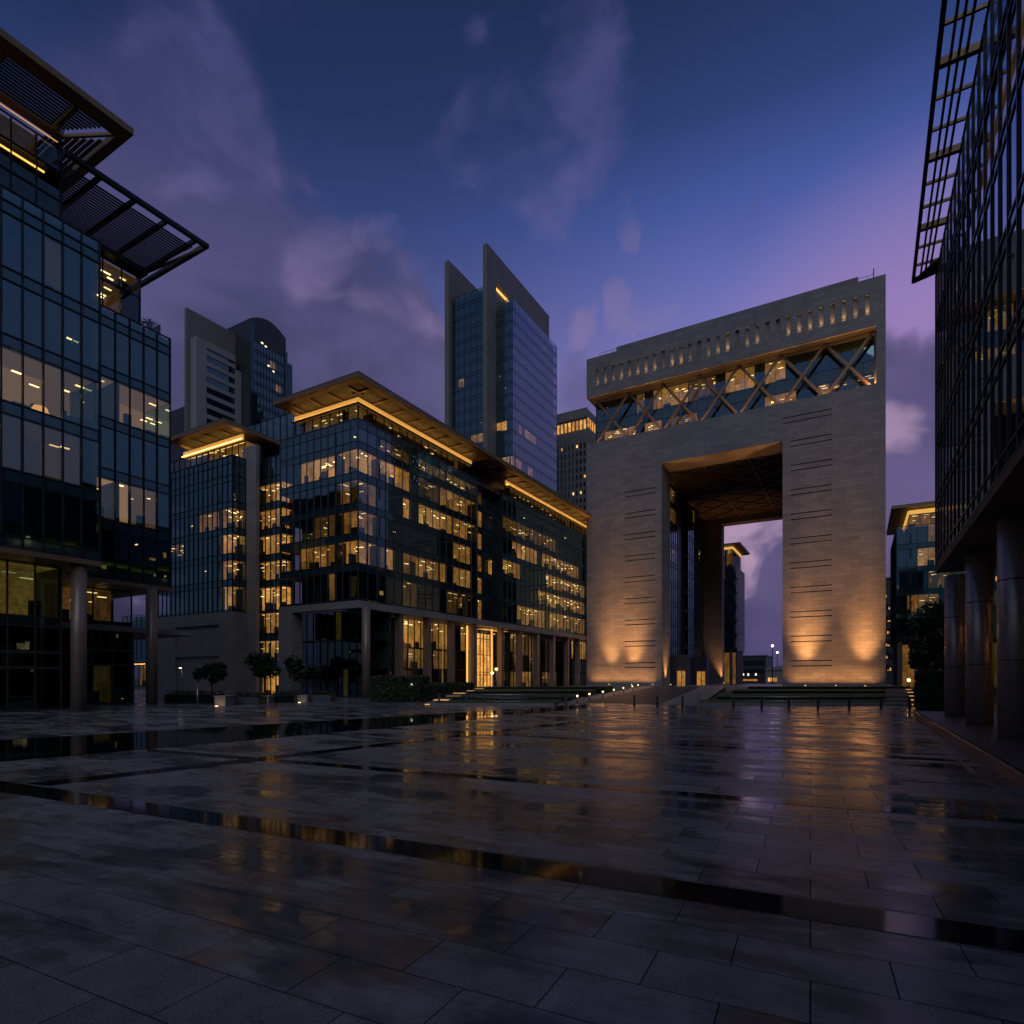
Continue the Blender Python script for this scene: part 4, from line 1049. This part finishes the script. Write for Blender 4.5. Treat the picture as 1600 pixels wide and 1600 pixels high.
# through the arch
yb = 190.0; xe = on_y(1150, yb)
canopy_building('', 'glass office building with gold-lit canopy seen through the arch', xe - 26, yb, 26, on_x(1163.5, xe) - yb, zat(884, xe, yb), zat(852, xe, yb), 1.2, 2.6, 'right', {3: [(18, 20, .6)], 6: [(19, 21, .5)], 5: [(15, 22, .2)], 8: [(18.5, 20, .5)]}, podium=zat(1016, xe, yb), side_wall=True)
# right of the gate
yf = 132.0; xf = on_y(1401, yf)
canopy_building('', 'glass office building with gold-lit canopy between the arch and the right edge building', xf, yf, 24, 22, zat(824, xf, yf), zat(796, xf, yf), 2.1, 2.9, 'left', {5: [(2.5, 9, .6)], 4: [(5, 9, .5)], 3: [(3.4, 10, .7)], 2: [(5, 9, .1)], 1: [(2, 6, .35)]}, podium=zat(1002, xf, yf))
# low dark blocks far off
def far_block(x0, x1, y, D, z, label, lights):
    root = empty('distant_building', ((x0 + x1) / 2, y, 0), label, 'building')
    m = MB(); m.box(WORLD, x0, x1, y, y + D, 0, z); m.box(WORLD, x0 - .3, x1 + .3, y - .3, y + D + .3, z, z + .6); m.build('wall', M['towerdark'], root)
    for i in range(max(2, int(z / 4)) - 1):
        g = MB(); g.box(WORLD, x0 + .6, x1 - .6, y - .08, y - .01, 4 * i + 4.2, 4 * i + 6.4)
        o = g.build('window_band', M['span_dark'], root)
        l = MB()
        for k in range(lights):
            x = rnd.uniform(x0 + 1, x1 - 1.5); l.box(WORLD, x, x + rnd.uniform(.2, .5), y - .16, y - .09, 4 * i + 4.6, 4 * i + rnd.uniform(4.9, 5.6), 0, rnd.uniform(.3, 1.0))
        if l.f: l.build('lit_room', M['room_white'], o)
yk = 300.0
far_block(on_y(1160, yk), on_y(1197, yk), yk, 26, zat(1026, on_y(1180, yk), yk), 'plain dark block low on the horizon through the arch', 0)
far_block(on_y(1378, 230), on_y(1399, 230), 230, 20, zat(905, on_y(1390, 230), 230), 'bluish block with scattered lights just right of the arch', 2)
def shops():
    y = 270.0; x0, x1 = on_y(1120, y), on_y(1232, y)
    root = empty('low_pavilion', ((x0 + x1) / 2, y, 0), 'long low pale pavilion with lit shopfronts on the horizon under the arch', 'pavilion')
    z = zat(1047, (x0 + x1) / 2, y)
    m = MB(); m.box(WORLD, on_y(1196, y), x1, y, y + 8, 0, z); m.prism([(on_y(1196, y), y - .5), (x1, y - .5), (x1, y + 9), (on_y(1196, y), y + 9)], z, [z + .6, z + 2.2, z + 2.2, z + .6]); m.build('wall', M['stone_plain'], root)
    for px_ in (1202, 1207, 1212):
        m = MB(); x = on_y(px_, y); m.box(WORLD, x - .5, x + .5, y - .2, y - .01, .8, 2.4, 0, rnd.uniform(.4, 1.0)); m.build('shopfront', M['room'], root)
    m = MB(); x = on_y(1172, y); m.box(WORLD, x - 6, x + 6, y, y + 4, 0, 3.2); m.build('kiosk', M['towerdark'], root)
    m = MB(); m.box(WORLD, x - 5, x + 3, y - .2, y - .01, 1.0, 1.8, 0, .35); m.build('shopfront', M['room'], root)
    m = MB()
    for q in (-4, -3, -1, 2): m.box(WORLD, x + q, x + q + .6, y - .25, y - .02, 3.3, 4.2, 0, 1.8)
    m.build('sign_lamp', M['white_led'], root)
shops()
def rear_block():
    yr = 78.0; x0, x1 = on_y(192, yr), on_y(268, yr)
    root = empty('office_building', ((x0 + x1) / 2, yr, 0), 'dark glass building glimpsed behind the left building columns', 'office building')
    z1 = zat(905, x0, yr)
    facade(root, FY(x0, yr), x1 - x0, storeys(6, 17, 5, .35), 2.0, {}, depth=2.5, glints=.05)
    facade(root, FY(x0, yr + .5), x1 - x0, [(0, .4, 5.8)], 2.0, {0: [(7, 12, .25)]}, depth=4, glints=.1, gm='glass_clear')
    m = MB(); m.box(WORLD, x0 + .2, x1 - .2, yr + 5, yr + 14, 0, 17); m.box(WORLD, x0, x1, yr - .6, yr + 2, 5.75, 6.0); m.build('wall', M['towerdark'], root)
    m = MB(); x = on_y(210, yr); m.box(WORLD, x, x + 5, yr - .4, yr - .3, 5.4, 5.5, 0, 3); m.build('light_strip', M['cove'], root)
rear_block()
def mast(px_, py, d, label):
    x, y = at(px_, d); z = zat(py, x, y)
    t = empty('street_lamp', (x, y, 0), label, 'street lamp', 'tall street lamps beyond the arch')
    m = MB(); m.tube([(x, y, 0), (x, y, z)], [.22, .12], 10); m.build('pole', M['darkmetal'], t)
    m = MB(); m.tube([(x, y, z - .35), (x, y, z + .0)], [.14, .3], 12); m.build('collar', M['darkmetal'], t)
    m = MB(); m.tube([(x, y, z - .1 + .12), (x, y, z + .2), (x, y, z + .5), (x, y, z + .75), (x, y, z + .85)], [.12, .36, .42, .3, .06], 14); m.a = [7.0] * len(m.f); m.build('lantern', M['white_led'], t)
mast(1207, 1011, 215, 'taller of two lit street lamps on the horizon through the arch')
mast(1214.5, 1021, 260, 'shorter of two lit street lamps on the horizon through the arch')

# ------------------------------------------------------------------ ground, paving, water
def sheet(name, pts, z, mat, kind='structure'):
    m = MB(); zz = z if isinstance(z, (list, tuple)) else [z] * len(pts)
    a = sum(pts[i][0] * pts[(i + 1) % len(pts)][1] - pts[(i + 1) % len(pts)][0] * pts[i][1] for i in range(len(pts)))
    P = [(p[0], p[1], q) for p, q in zip(pts, zz)]
    m.face(P if a > 0 else P[::-1])
    o = m.build(name, mat); o['kind'] = kind; return o
sheet('ground', [(-3000, -3000), (3000, -3000), (3000, 3000), (-3000, 3000)], -.012, M['earth'])
sheet('plaza', [(-110, -45), (45, -45), (45, 60), (-16, 62), (-46, 112), (-110, 112)], 0, M['paving'])
def strip(p0, p1, q0, q1, name, z, mat, e0=0.0, e1=0.0):
    """quad between the line p0-p1 (one edge) and q0-q1 (other edge), lengthened by e0 / e1 metres"""
    out = []
    for a, b in ((p0, p1), (q0, q1)):
        A, B = Vector((*gnd(*a), 0)), Vector((*gnd(*b), 0)); d = (B - A).normalized(); out.append((A - d * e0, B + d * e1))
    (A, B), (C, D) = out
    return sheet(name, [(A.x, A.y), (B.x, B.y), (D.x, D.y), (C.x, C.y)], z, mat)
strip((0, 1220), (1600, 1455), (0, 1237), (1600, 1490), 'paving_band', .004, M['band'], 14, 1.2)
strip((230, 1170), (1600, 1280), (230, 1174.5), (1600, 1287), 'paving_band', .004, M['band'], 0, .4)
strip((40, 1225), (910, 1126.4), (75, 1228), (910, 1128.6), 'paving_band', .008, M['band'], 0, 6)
strip((560, 1134), (1600, 1193), (560, 1136), (1600, 1196.5), 'paving_band', .004, M['band'], 0, 0)
strip((0, 1157), (600, 1121), (0, 1190.5), (600, 1138), 'water', .012, M['water'], 30, 0)
strip((600, 1121), (940, 1099.5), (600, 1138), (945, 1103.2), 'water', .012, M['water'], 0, 0)
# raised platform on the right
m = MB(); m.prism([(2.68, -20), (40, -20), (40, 38.6), (2.7, 38.6)], 0, .36); o = m.build('pavement', M['platform']); o['kind'] = 'structure'
m = MB(); m.box(WORLD, 2.62, 2.70, -20, 38.6, .30, .365); o = m.build('kerb', M['blackstone']); o['kind'] = 'structure'
# gate forecourt, drive and borders
m = MB(); m.prism([(-60, 107.6), (30, 107.6), (30, 166), (-60, 166)], -.01, GB); o = m.build('forecourt', M['pathstone']); o['kind'] = 'structure'
nl, nr = gnd(908, 1098), gnd(1030, 1101); fl, frr = (on_y(1024, 108), 108), (on_y(1096, 108), 108)
bl, br_ = gnd(878, 1097), gnd(1092, 1102.5); fbl, fbr = (on_y(1003, 108), 108), (on_y(1134, 108), 108)
sheet('driveway', [nl, nr, frr, fl], [.010, .010, GB + .012, GB + .012], M['asphalt'])
sheet('path', [bl, nl, fl, fbl], [.006, .006, GB + .008, GB + .008], M['pathstone'])
sheet('path', [nr, br_, fbr, frr], [.006, .006, GB + .008, GB + .008], M['pathstone'])
# terraced lawns
def terrace(pxl, pxr, d0, d1, z):
    P = [at(pxl[0], d0), at(pxr[0], d0), at(pxr[1], d1), at(pxl[1], d1)]
    m = MB(); m.prism(P, 0, z); o = m.build('lawn', M['lawn']); o['kind'] = 'structure'
    k = MB()
    A, B = Vector((*P[0], 0)), Vector((*P[1], 0)); n = Vector((.5, -.866, 0))
    k.prism([tuple((A + n * .16)[:2]), tuple((B + n * .16)[:2]), tuple((B + n * .003)[:2]), tuple((A + n * .003)[:2])], 0, z + .03)
    o = k.build('kerb', M['blackstone'] if z > .3 else M['pathstone']); o['kind'] = 'structure'
TR = ((46.5, .17), (55, .40), (68, .64), (83, .90)); DE = 104
for i, (d, z) in enumerate(TR):
    d1 = TR[i + 1][0] if i < 3 else 92
    terrace((1094 + 25 * i, 1096 + 25 * i), (1421, 1421), d, d1, z)
for i, (d, z) in enumerate(TR):
    d1 = TR[i + 1][0] if i < 3 else 92
    terrace((672 + 22 * i, 690 + 22 * i), (866 + 26 * i, 880 + 26 * i), d, d1, z - .02)

# ------------------------------------------------------------------ small things on and round the plaza
def tree(x, y, h, cr, label, group, nleaf=1500, name='tree', z0=0.0, lobes=9, leaf=.2, trunk=.10, crown_from=.38, seed=1):
    rg = random.Random(seed)
    t = empty(name, (x, y, z0), label, 'tree', group)
    m = MB()
    top = z0 + h * .62
    m.tube([(x, y, z0), (x + .03, y, z0 + h * .25), (x - .02, y + .03, z0 + h * .45), (x, y, top)], [trunk, trunk * .8, trunk * .6, trunk * .3], 8)
    C = []
    for i in range(lobes):
        a = rg.uniform(0, 6.28); r = cr * rg.uniform(.25, .72); zz = z0 + h * rg.uniform(crown_from + .1, .88)
        r *= 1.0 - .5 * abs((zz - z0) / h - .62)
        c = Vector((x + r * math.cos(a), y + r * math.sin(a), zz)); C.append((c, cr * rg.uniform(.28, .5)))
        m.tube([(x, y, z0 + h * rg.uniform(.25, .45)), tuple(Vector((x, y, z0 + h * .5)).lerp(c, .5)), tuple(c)], [trunk * .5, trunk * .35, trunk * .12], 6)
    m.build('trunk', M['bark'], t)
    l = MB()
    for i in range(nleaf):
        c, r = rg.choice(C)
        d = Vector((rg.gauss(0, 1), rg.gauss(0, 1), rg.gauss(0, .75))).normalized() * r * (rg.random() ** .45)
        p = c + d; s = leaf * rg.uniform(.6, 1.5)
        a = Vector((rg.gauss(0, 1), rg.gauss(0, 1), rg.gauss(0, .6))).normalized(); b = a.cross(Vector((rg.gauss(0, 1), rg.gauss(0, 1), rg.gauss(0, 1)))).normalized()
        l.face([p - a * s, p + b * s * .5, p + a * s, p - b * s * .5])
    l.build('crown', M['leaf'], t); return t
def base(px, py): return gnd(px, py)
TG = 'young trees in front of the office block'
x, y = gnd(331, 1089.5); tree(x, y, 4.0, 1.7, 'small dark tree in front of the blank stone podium wall', TG, seed=3, nleaf=1700)
x, y = gnd(413, 1089.5); tree(x, y, 5.0, 2.1, 'small tree standing before the lit golden doorway', TG, seed=5, nleaf=2000)
x, y = gnd(470, 1090); tree(x, y, 4.6, 2.0, 'small tree before the dark podium glass next to the lamp post', TG, seed=8, nleaf=1700)
x, y = at(1462, 52); tree(x, y, 9.0, 2.5, 'large dark tree behind the hedge beside the right edge columns', None, nleaf=5200, leaf=.24, trunk=.22, lobes=16, crown_from=.28, seed=21)
x, y = at(1443, 62); tree(x, y, 7.0, 1.5, 'dark tree showing left of the larger tree near the right columns', None, nleaf=1700, leaf=.2, trunk=.14, lobes=8, crown_from=.35, seed=23)
# potted palm on the terrace
def palm(x, y, z):
    t = empty('potted_palm', (x, y, z), 'small potted palm on the roof terrace of the left building', 'plant')
    m = MB(); m.tube([(x, y, z), (x, y, z + .55)], [.22, .32], 14); m.build('pot', M['darkmetal'], t)
    m = MB(); m.tube([(x, y, z + .5), (x, y, z + 1.25)], [.07, .05], 8); m.build('trunk', M['bark'], t)
    l = MB()
    for i in range(16):
        a = i * 6.28 / 16 + rnd.uniform(-.2, .2); L = rnd.uniform(.7, 1.05); u = rnd.uniform(.25, .9)
        p = [Vector((x, y, z + 1.2)) + Vector((math.cos(a) * L * q, math.sin(a) * L * q, u * q * 1.1 - 1.0 * q * q * .9)) for q in (0, .35, .7, 1)]
        s = Vector((-math.sin(a), math.cos(a), 0))
        for j in range(3):
            w0, w1 = (.05, .09, .06, .01)[j], (.05, .09, .06, .01)[j + 1]
            l.face([p[j] - s * w0, p[j] + s * w0, p[j + 1] + s * w1, p[j + 1] - s * w1])
    l.build('frond', M['leaf'], t)
palm(XB - 1.5, on_x(232, XB - 1.5), ZR)

def lamp_post(px, pyb, pyt, label):
    x, y = gnd(px, pyb); z = zat(pyt, x, y)
    t = empty('lamp_post', (x, y, 0), label, 'lamp post', 'slim lamp posts by the planters')
    m = MB(); m.tube([(x, y, 0), (x, y, z)], [.075, .06], 12); m.build('pole', M['steel'], t)
    m = MB(); m.box(WORLD, x - .62, x + .1, y - .09, y + .09, z, z + .10); m.build('arm', M['steel'], t)
    m = MB(); m.box(WORLD, x - .58, x - .05, y - .07, y + .07, z - .03, z - .002, 0, 10); m.build('lens', M['white_led'], t)
    spot((x - .3, y, z - .06), (x + .05, y, 0), 130, 110, .8, (1, .72, .45), .05)
lamp_post(284.5, 1086, 1043.5, 'slim lit lamp post in front of the blank podium wall')
lamp_post(492.5, 1087, 1043.5, 'slim lit lamp post in front of the dark podium glass')
def bollard(px, pyb, h, r, label, group, mat='steel', lit=0.0, z=0.0):
    x, y = gnd(px, pyb, z)
    t = empty('bollard', (x, y, z), label, 'bollard', group)
    m = MB(); m.tube([(x, y, z), (x, y, z + h)], r, 12); m.build('shaft', M[mat], t)
    m = MB(); m.tube([(x, y, z + h), (x, y, z + h + .10)], [r * 1.15, r * .9] if not lit else [r * 1.4, r * 1.4], 12); m.a = [lit] * len(m.f) if lit else m.a
    m.build('lamp' if lit else 'cap', M['led'] if lit else M[mat], t)
    if lit: 
        m = MB(); m.tube([(x, y, z + h + .10), (x, y, z + h + .14)], r * 1.5, 12); m.build('cap', M['darkmetal'], t)
bollard(308.5, 1105, 1.5, .05, 'thin pale marker post beside the lit stone bench', None, 'steel')
bw = ('closest to the plaza', 'second from the plaza', 'third from the plaza', 'fourth from the plaza', 'fifth from the plaza', 'sixth from the plaza', 'closest to the arch')
for i, (px_, d, z) in enumerate(((902, 50, .03), (921, 54, .08), (942, 60, .16), (959, 66, .24), (974, 73, .33), (988, 81, .42), (997, 89, .50))):
    x, y = at(px_, d); zz = z
    t = empty('bollard_light', (x, y, zz), 'low lit bollard on the left verge of the drive, ' + bw[i], 'bollard light', 'lit bollards along the drive')
    m = MB(); m.tube([(x, y, zz), (x, y, zz + .56)], .06, 10); m.build('shaft', M['steel'], t)
    m = MB(); m.tube([(x, y, zz + .56), (x, y, zz + .67)], .075, 12); m.a = [5.0] * len(m.f); m.build('lamp', M['led'], t)
    m = MB(); m.tube([(x, y, zz + .67), (x, y, zz + .70)], .085, 12); m.build('cap', M['darkmetal'], t)
nn = ('left of three across the drive', 'middle of three across the drive', 'right of three at the right verge of the drive')
for i, (px_, py_) in enumerate(((991, 1103.5), (1027, 1105), (1066.5, 1105))): bollard(px_, py_, .72, .075, 'short dark bollard, ' + nn[i], 'dark bollards across the drive', 'darkmetal')

def railing(pts, posts, label, zb=0.0, h=.88):
    A, B = Vector((*pts[0], 0)), Vector((*pts[1], 0))
    t = empty('railing', A, label, 'railing')
    for q in posts:
        p = A.lerp(B, q); m = MB(); m.beam((p.x, p.y, zb), (p.x, p.y, zb + h), .16, .05, side=tuple(B - A)); m.build('post', M['greymetal'], t)
    for k, zz in ((.035, h - .06), (.022, h * .62), (.022, h * .3)):
        m = MB(); a, b = A.lerp(B, -.02), A.lerp(B, 1.02); m.tube([(a.x, a.y, zb + zz), (b.x, b.y, zb + zz)], k, 8); m.build('rail', M['steel'], t)
def par(pxs): 
    a, b = pxs[0], pxs[-1]; return [(p - a) / (b - a) for p in pxs]
P_ = (1146, 1190.5, 1233, 1279, 1327.5, 1377, 1421)
railing((gnd(1146, 1107.5), gnd(1421, 1108)), par(P_), 'low steel railing with posts in front of the right lawn terraces')
P_ = (686, 730, 758, 787, 820, 884)
railing((gnd(686, 1101), gnd(884, 1102)), par(P_), 'low steel railing with posts in front of the left lawn terraces')
# two short handrails at the corner of the right lawn
x0, x1 = gnd(1094, 1103), gnd(1106, 1107)
railing((x0, (x0[0] - 2.2, x0[1] + 9)), (0, 1), 'short handrail beside the pale path at the corner of the right lawn', h=.95)

# benches, planters, hedges
def bench(px0, px1, pyb, w, h, label, lit):
    A, B = Vector((*gnd(px0, pyb), 0)), Vector((*gnd(px1, pyb), 0)); n = Vector((-.5, .866, 0))
    t = empty('stone_bench', A, label, 'bench', 'stone benches by the planters')
    m = MB(); C, D = B + n * w, A + n * w
    m.prism([tuple(q[:2]) for q in (A, B, C, D)], .0, h - .08); m.build('base', M['stone_plain'], t)
    m = MB(); e = (B - A).normalized() * .05
    m.prism([tuple(q[:2]) for q in (A - e - n * .05, B + e - n * .05, C + e + n * .05, D - e + n * .05)], h - .08, h); m.build('seat', M['stone_plain'], t)
    if lit:
        c = (A + B) / 2 - n * .5
        m = MB(); m.box(WORLD, c.x - .12, c.x + .12, c.y - .04, c.y + .04, .006, .03, 0, 6); m.build('uplight', M['led'], t)
        spot((c.x, c.y, .06), (c.x - .3, c.y + .8, .7), 22 * lit, 120, .7, (1, .66, .32), .05)
bench(335, 352, 1103, 2.6, .78, 'stone bench block glowing amber beside the marker post', .2)
bench(405, 419, 1099, 1.6, .6, 'faintly lit stone bench block in front of the lit doorway', .12)
bench(462, 480, 1097.5, 1.8, .62, 'pale stone bench block near the right lamp post', .06)
def block(name, label, cat, px0, px1, pyb, w, h, mat, group=None, cap=None):
    A, B = Vector((*gnd(px0, pyb), 0)), Vector((*gnd(px1, pyb), 0)); n = Vector((-.5, .866, 0))
    t = empty(name, A, label, cat, group)
    C, D = B + n * w, A + n * w
    m = MB(); m.prism([tuple(q[:2]) for q in (A, B, C, D)], 0, h); m.build('body' if cap else 'foliage', M[mat], t)
    if cap:
        m = MB(); m.prism([tuple((q)[:2]) for q in (A + n * .08, B + n * .08, C - n * .08, D + n * 0 - n * .08)], h, h + .03); m.build('soil', M['hedge'], t)
        rg = random.Random(int(px0)); l = MB()
        for i in range(500):
            p = A.lerp(B, rg.random()) + n * rg.uniform(.15, w - .15) + Z * (h + rg.uniform(.02, .34)); s = .09 * rg.uniform(.6, 1.5)
            a = Vector((rg.gauss(0, 1), rg.gauss(0, 1), rg.gauss(0, 1))).normalized(); b = a.cross(Vector((rg.gauss(0, 1), rg.gauss(0, 1), rg.gauss(0, 1)))).normalized()
            l.face([p - a * s, p + b * s * .5, p + a * s, p - b * s * .5])
        l.build('foliage', M['leaf'], t)
    return t
PG = 'black stone planters along the office block'
block('planter', 'long black planter under the blank podium wall', 'planter', 257, 332, 1099, 2.2, .72, 'blackstone', PG, True)
block('planter', 'grey planter between the amber bench and the doorway bench', 'planter', 356, 403, 1101.5, 1.8, .6, 'greymetal', PG, True)
block('planter', 'black planter between the doorway bench and the pale bench', 'planter', 421, 460, 1098, 2, .6, 'blackstone', PG, True)
block('planter', 'grey planter right of the pale bench under the lamp post', 'planter', 481, 516, 1097, 2, .62, 'greymetal', PG, True)
def hedge(label, A, B, w, h, dens=900, seed=1):
    A, B = Vector((*A, 0)), Vector((*B, 0)); d = (B - A).normalized(); n = Vector((-d.y, d.x, 0))
    t = empty('hedge', A, label, 'hedge')
    m = MB(); m.prism([tuple(q[:2]) for q in (A + d * .06 + n * .06, B - d * .06 + n * .06, B - d * .06 + n * (w - .06), A + d * .06 + n * (w - .06))], 0, h - .06); m.build('core', M['hedge'], t)
    rg = random.Random(seed); l = MB(); L = (B - A).length
    for i in range(dens):
        f = rg.random(); u = rg.random() * L; q = rg.random() * w; z = rg.random() * h
        if f < .45: q = rg.uniform(-.03, .05)
        elif f < .75: z = h + rg.uniform(-.05, .05)
        elif f < .88: u = rg.choice((rg.uniform(-.04, .04), L + rg.uniform(-.04, .04)))
        p = A + d * u + n * q + Z * z; s = .12 * rg.uniform(.6, 1.5)
        a = Vector((rg.gauss(0, 1), rg.gauss(0, 1), rg.gauss(0, 1))).normalized(); b = a.cross(Vector((rg.gauss(0, 1), rg.gauss(0, 1), rg.gauss(0, 1)))).normalized()
        l.face([p - a * s, p + b * s * .5, p + a * s, p - b * s * .5])
    l.build('foliage', M['leaf'], t)
hedge('large dark clipped hedge block in front of the colonnade corner', gnd(579, 1097.5), gnd(655, 1097.5), 7, 2.25, 3500, 4)
a = gnd(656, 1097); hedge('lower hedge running from the big hedge block towards the colonnade', a, (at(742, 74)), 2.4, 1.55, 2600, 5)
hedge('tall black hedge block in front of the right edge columns', (3.46, 47.4), (5.3, 47.4), 3.0, 2.55, 2400, 6)
# lit steps on the left, between hedge and lawn
def stair(label, px_d, name, w, lit, zs, group=None):
    x, y = at(*px_d[0]); t = empty(name, (x, y, 0), label, 'steps', group)
    for i, (px_, d) in enumerate(px_d):
        A = Vector((*at(px_, d), 0)); r_ = Vector((.866, .5, 0)); f = Vector((-.5, .866, 0))
        z = zs[i]
        m = MB(); m.prism([tuple(q[:2]) for q in (A, A + r_ * w, A + r_ * w + f * 3.2, A + f * 3.2)], 0, z); st = m.build('step', M['stone_plain'], t)
        if lit[i]:
            l = MB(); q = [A - f * .03 + r_ * .1, A - f * .03 + r_ * (w - .1), A - f * .004 + r_ * (w - .1), A - f * .004 + r_ * .1]
            l.prism([tuple(v[:2]) for v in q], z - .055, z - .03); l.a = [lit[i]] * len(l.f); l.build('light_strip', M['cove'], st)
stair('flight of shallow steps with lit risers left of the left lawn', [(662, 46.5), (676, 52), (696, 58), (706, 64), (722, 70), (738, 77), (748, 85)], 'steps', 1.5, [2.0, 2.2, .9, 1.6, 1.2, .9, .8], [.13, .27, .42, .56, .70, .84, .98])
stair('narrow steps with amber lights between right lawn and hedge', [(1423, 44.5), (1421, 48), (1419, 52), (1416, 57), (1414, 62)], 'steps', .75, [2.4, 2.0, 1.7, 1.5, 1.4], [.2, .42, .62, .82, 1.0])
x, y = at(1420, 64); bx = empty('path_light', (x, y, .9), 'small globe path light above the right steps', 'path light')
m = MB(); m.tube([(x, y, .0), (x, y, 1.75)], .05, 10); m.build('pole', M['darkmetal'], bx)
m = MB(); m.tube([(x, y, 1.75), (x, y, 1.85), (x, y, 1.99), (x, y, 2.07)], [.06, .15, .15, .05], 12); m.a = [8.0] * len(m.f); m.build('globe', M['led'], bx)
# globe lights beside the entrance
for px_, d, hh, lb in ((769, 78, 2.6, 'globe lamp on a post left of the glowing entrance column'), (775.5, 84, 3.2, 'taller globe lamp on a post at the glowing entrance')):
    x, y = at(px_, d); t = empty('globe_lamp', (x, y, 0), lb, 'lamp', 'globe lamps at the entrance')
    m = MB(); m.tube([(x, y, 0), (x, y, hh)], .05, 10); m.build('pole', M['steel'], t)
    m = MB(); m.tube([(x, y, hh), (x, y, hh + .12), (x, y, hh + .3), (x, y, hh + .4)], [.08, .22, .22, .06], 12); m.a = [3.0] * len(m.f); m.build('globe', M['led'], t)
# small wall light on the hedge end
x, y = gnd(646, 1097.3); t = empty('marker_light', (x, y, 1.5), 'tiny white marker light at the hedge block corner', 'marker light')
m = MB(); m.box(WORLD, x - .06, x + .06, y - .25, y - .02, 1.62, 1.7); m.build('bracket', M['darkmetal'], t)
m = MB(); m.tube([(x, y - .22, 1.5), (x, y - .22, 1.62)], .09, 10); m.a = [2.5] * len(m.f); m.build('lens', M['white_led'], t)

# ------------------------------------------------------------------ view settings
scene.view_settings.view_transform = 'Standard'; scene.view_settings.look = 'None'
scene.view_settings.exposure = 0; scene.view_settings.gamma = 1
cy = scene.cycles
cy.use_denoising = True; cy.max_bounces = 8; cy.transparent_max_bounces = 16; cy.glossy_bounces = 5; cy.diffuse_bounces = 2
cy.sample_clamp_indirect = 4; cy.sample_clamp_direct = 0; cy.caustics_reflective = False; cy.caustics_refractive = False; cy.blur_glossy = .3
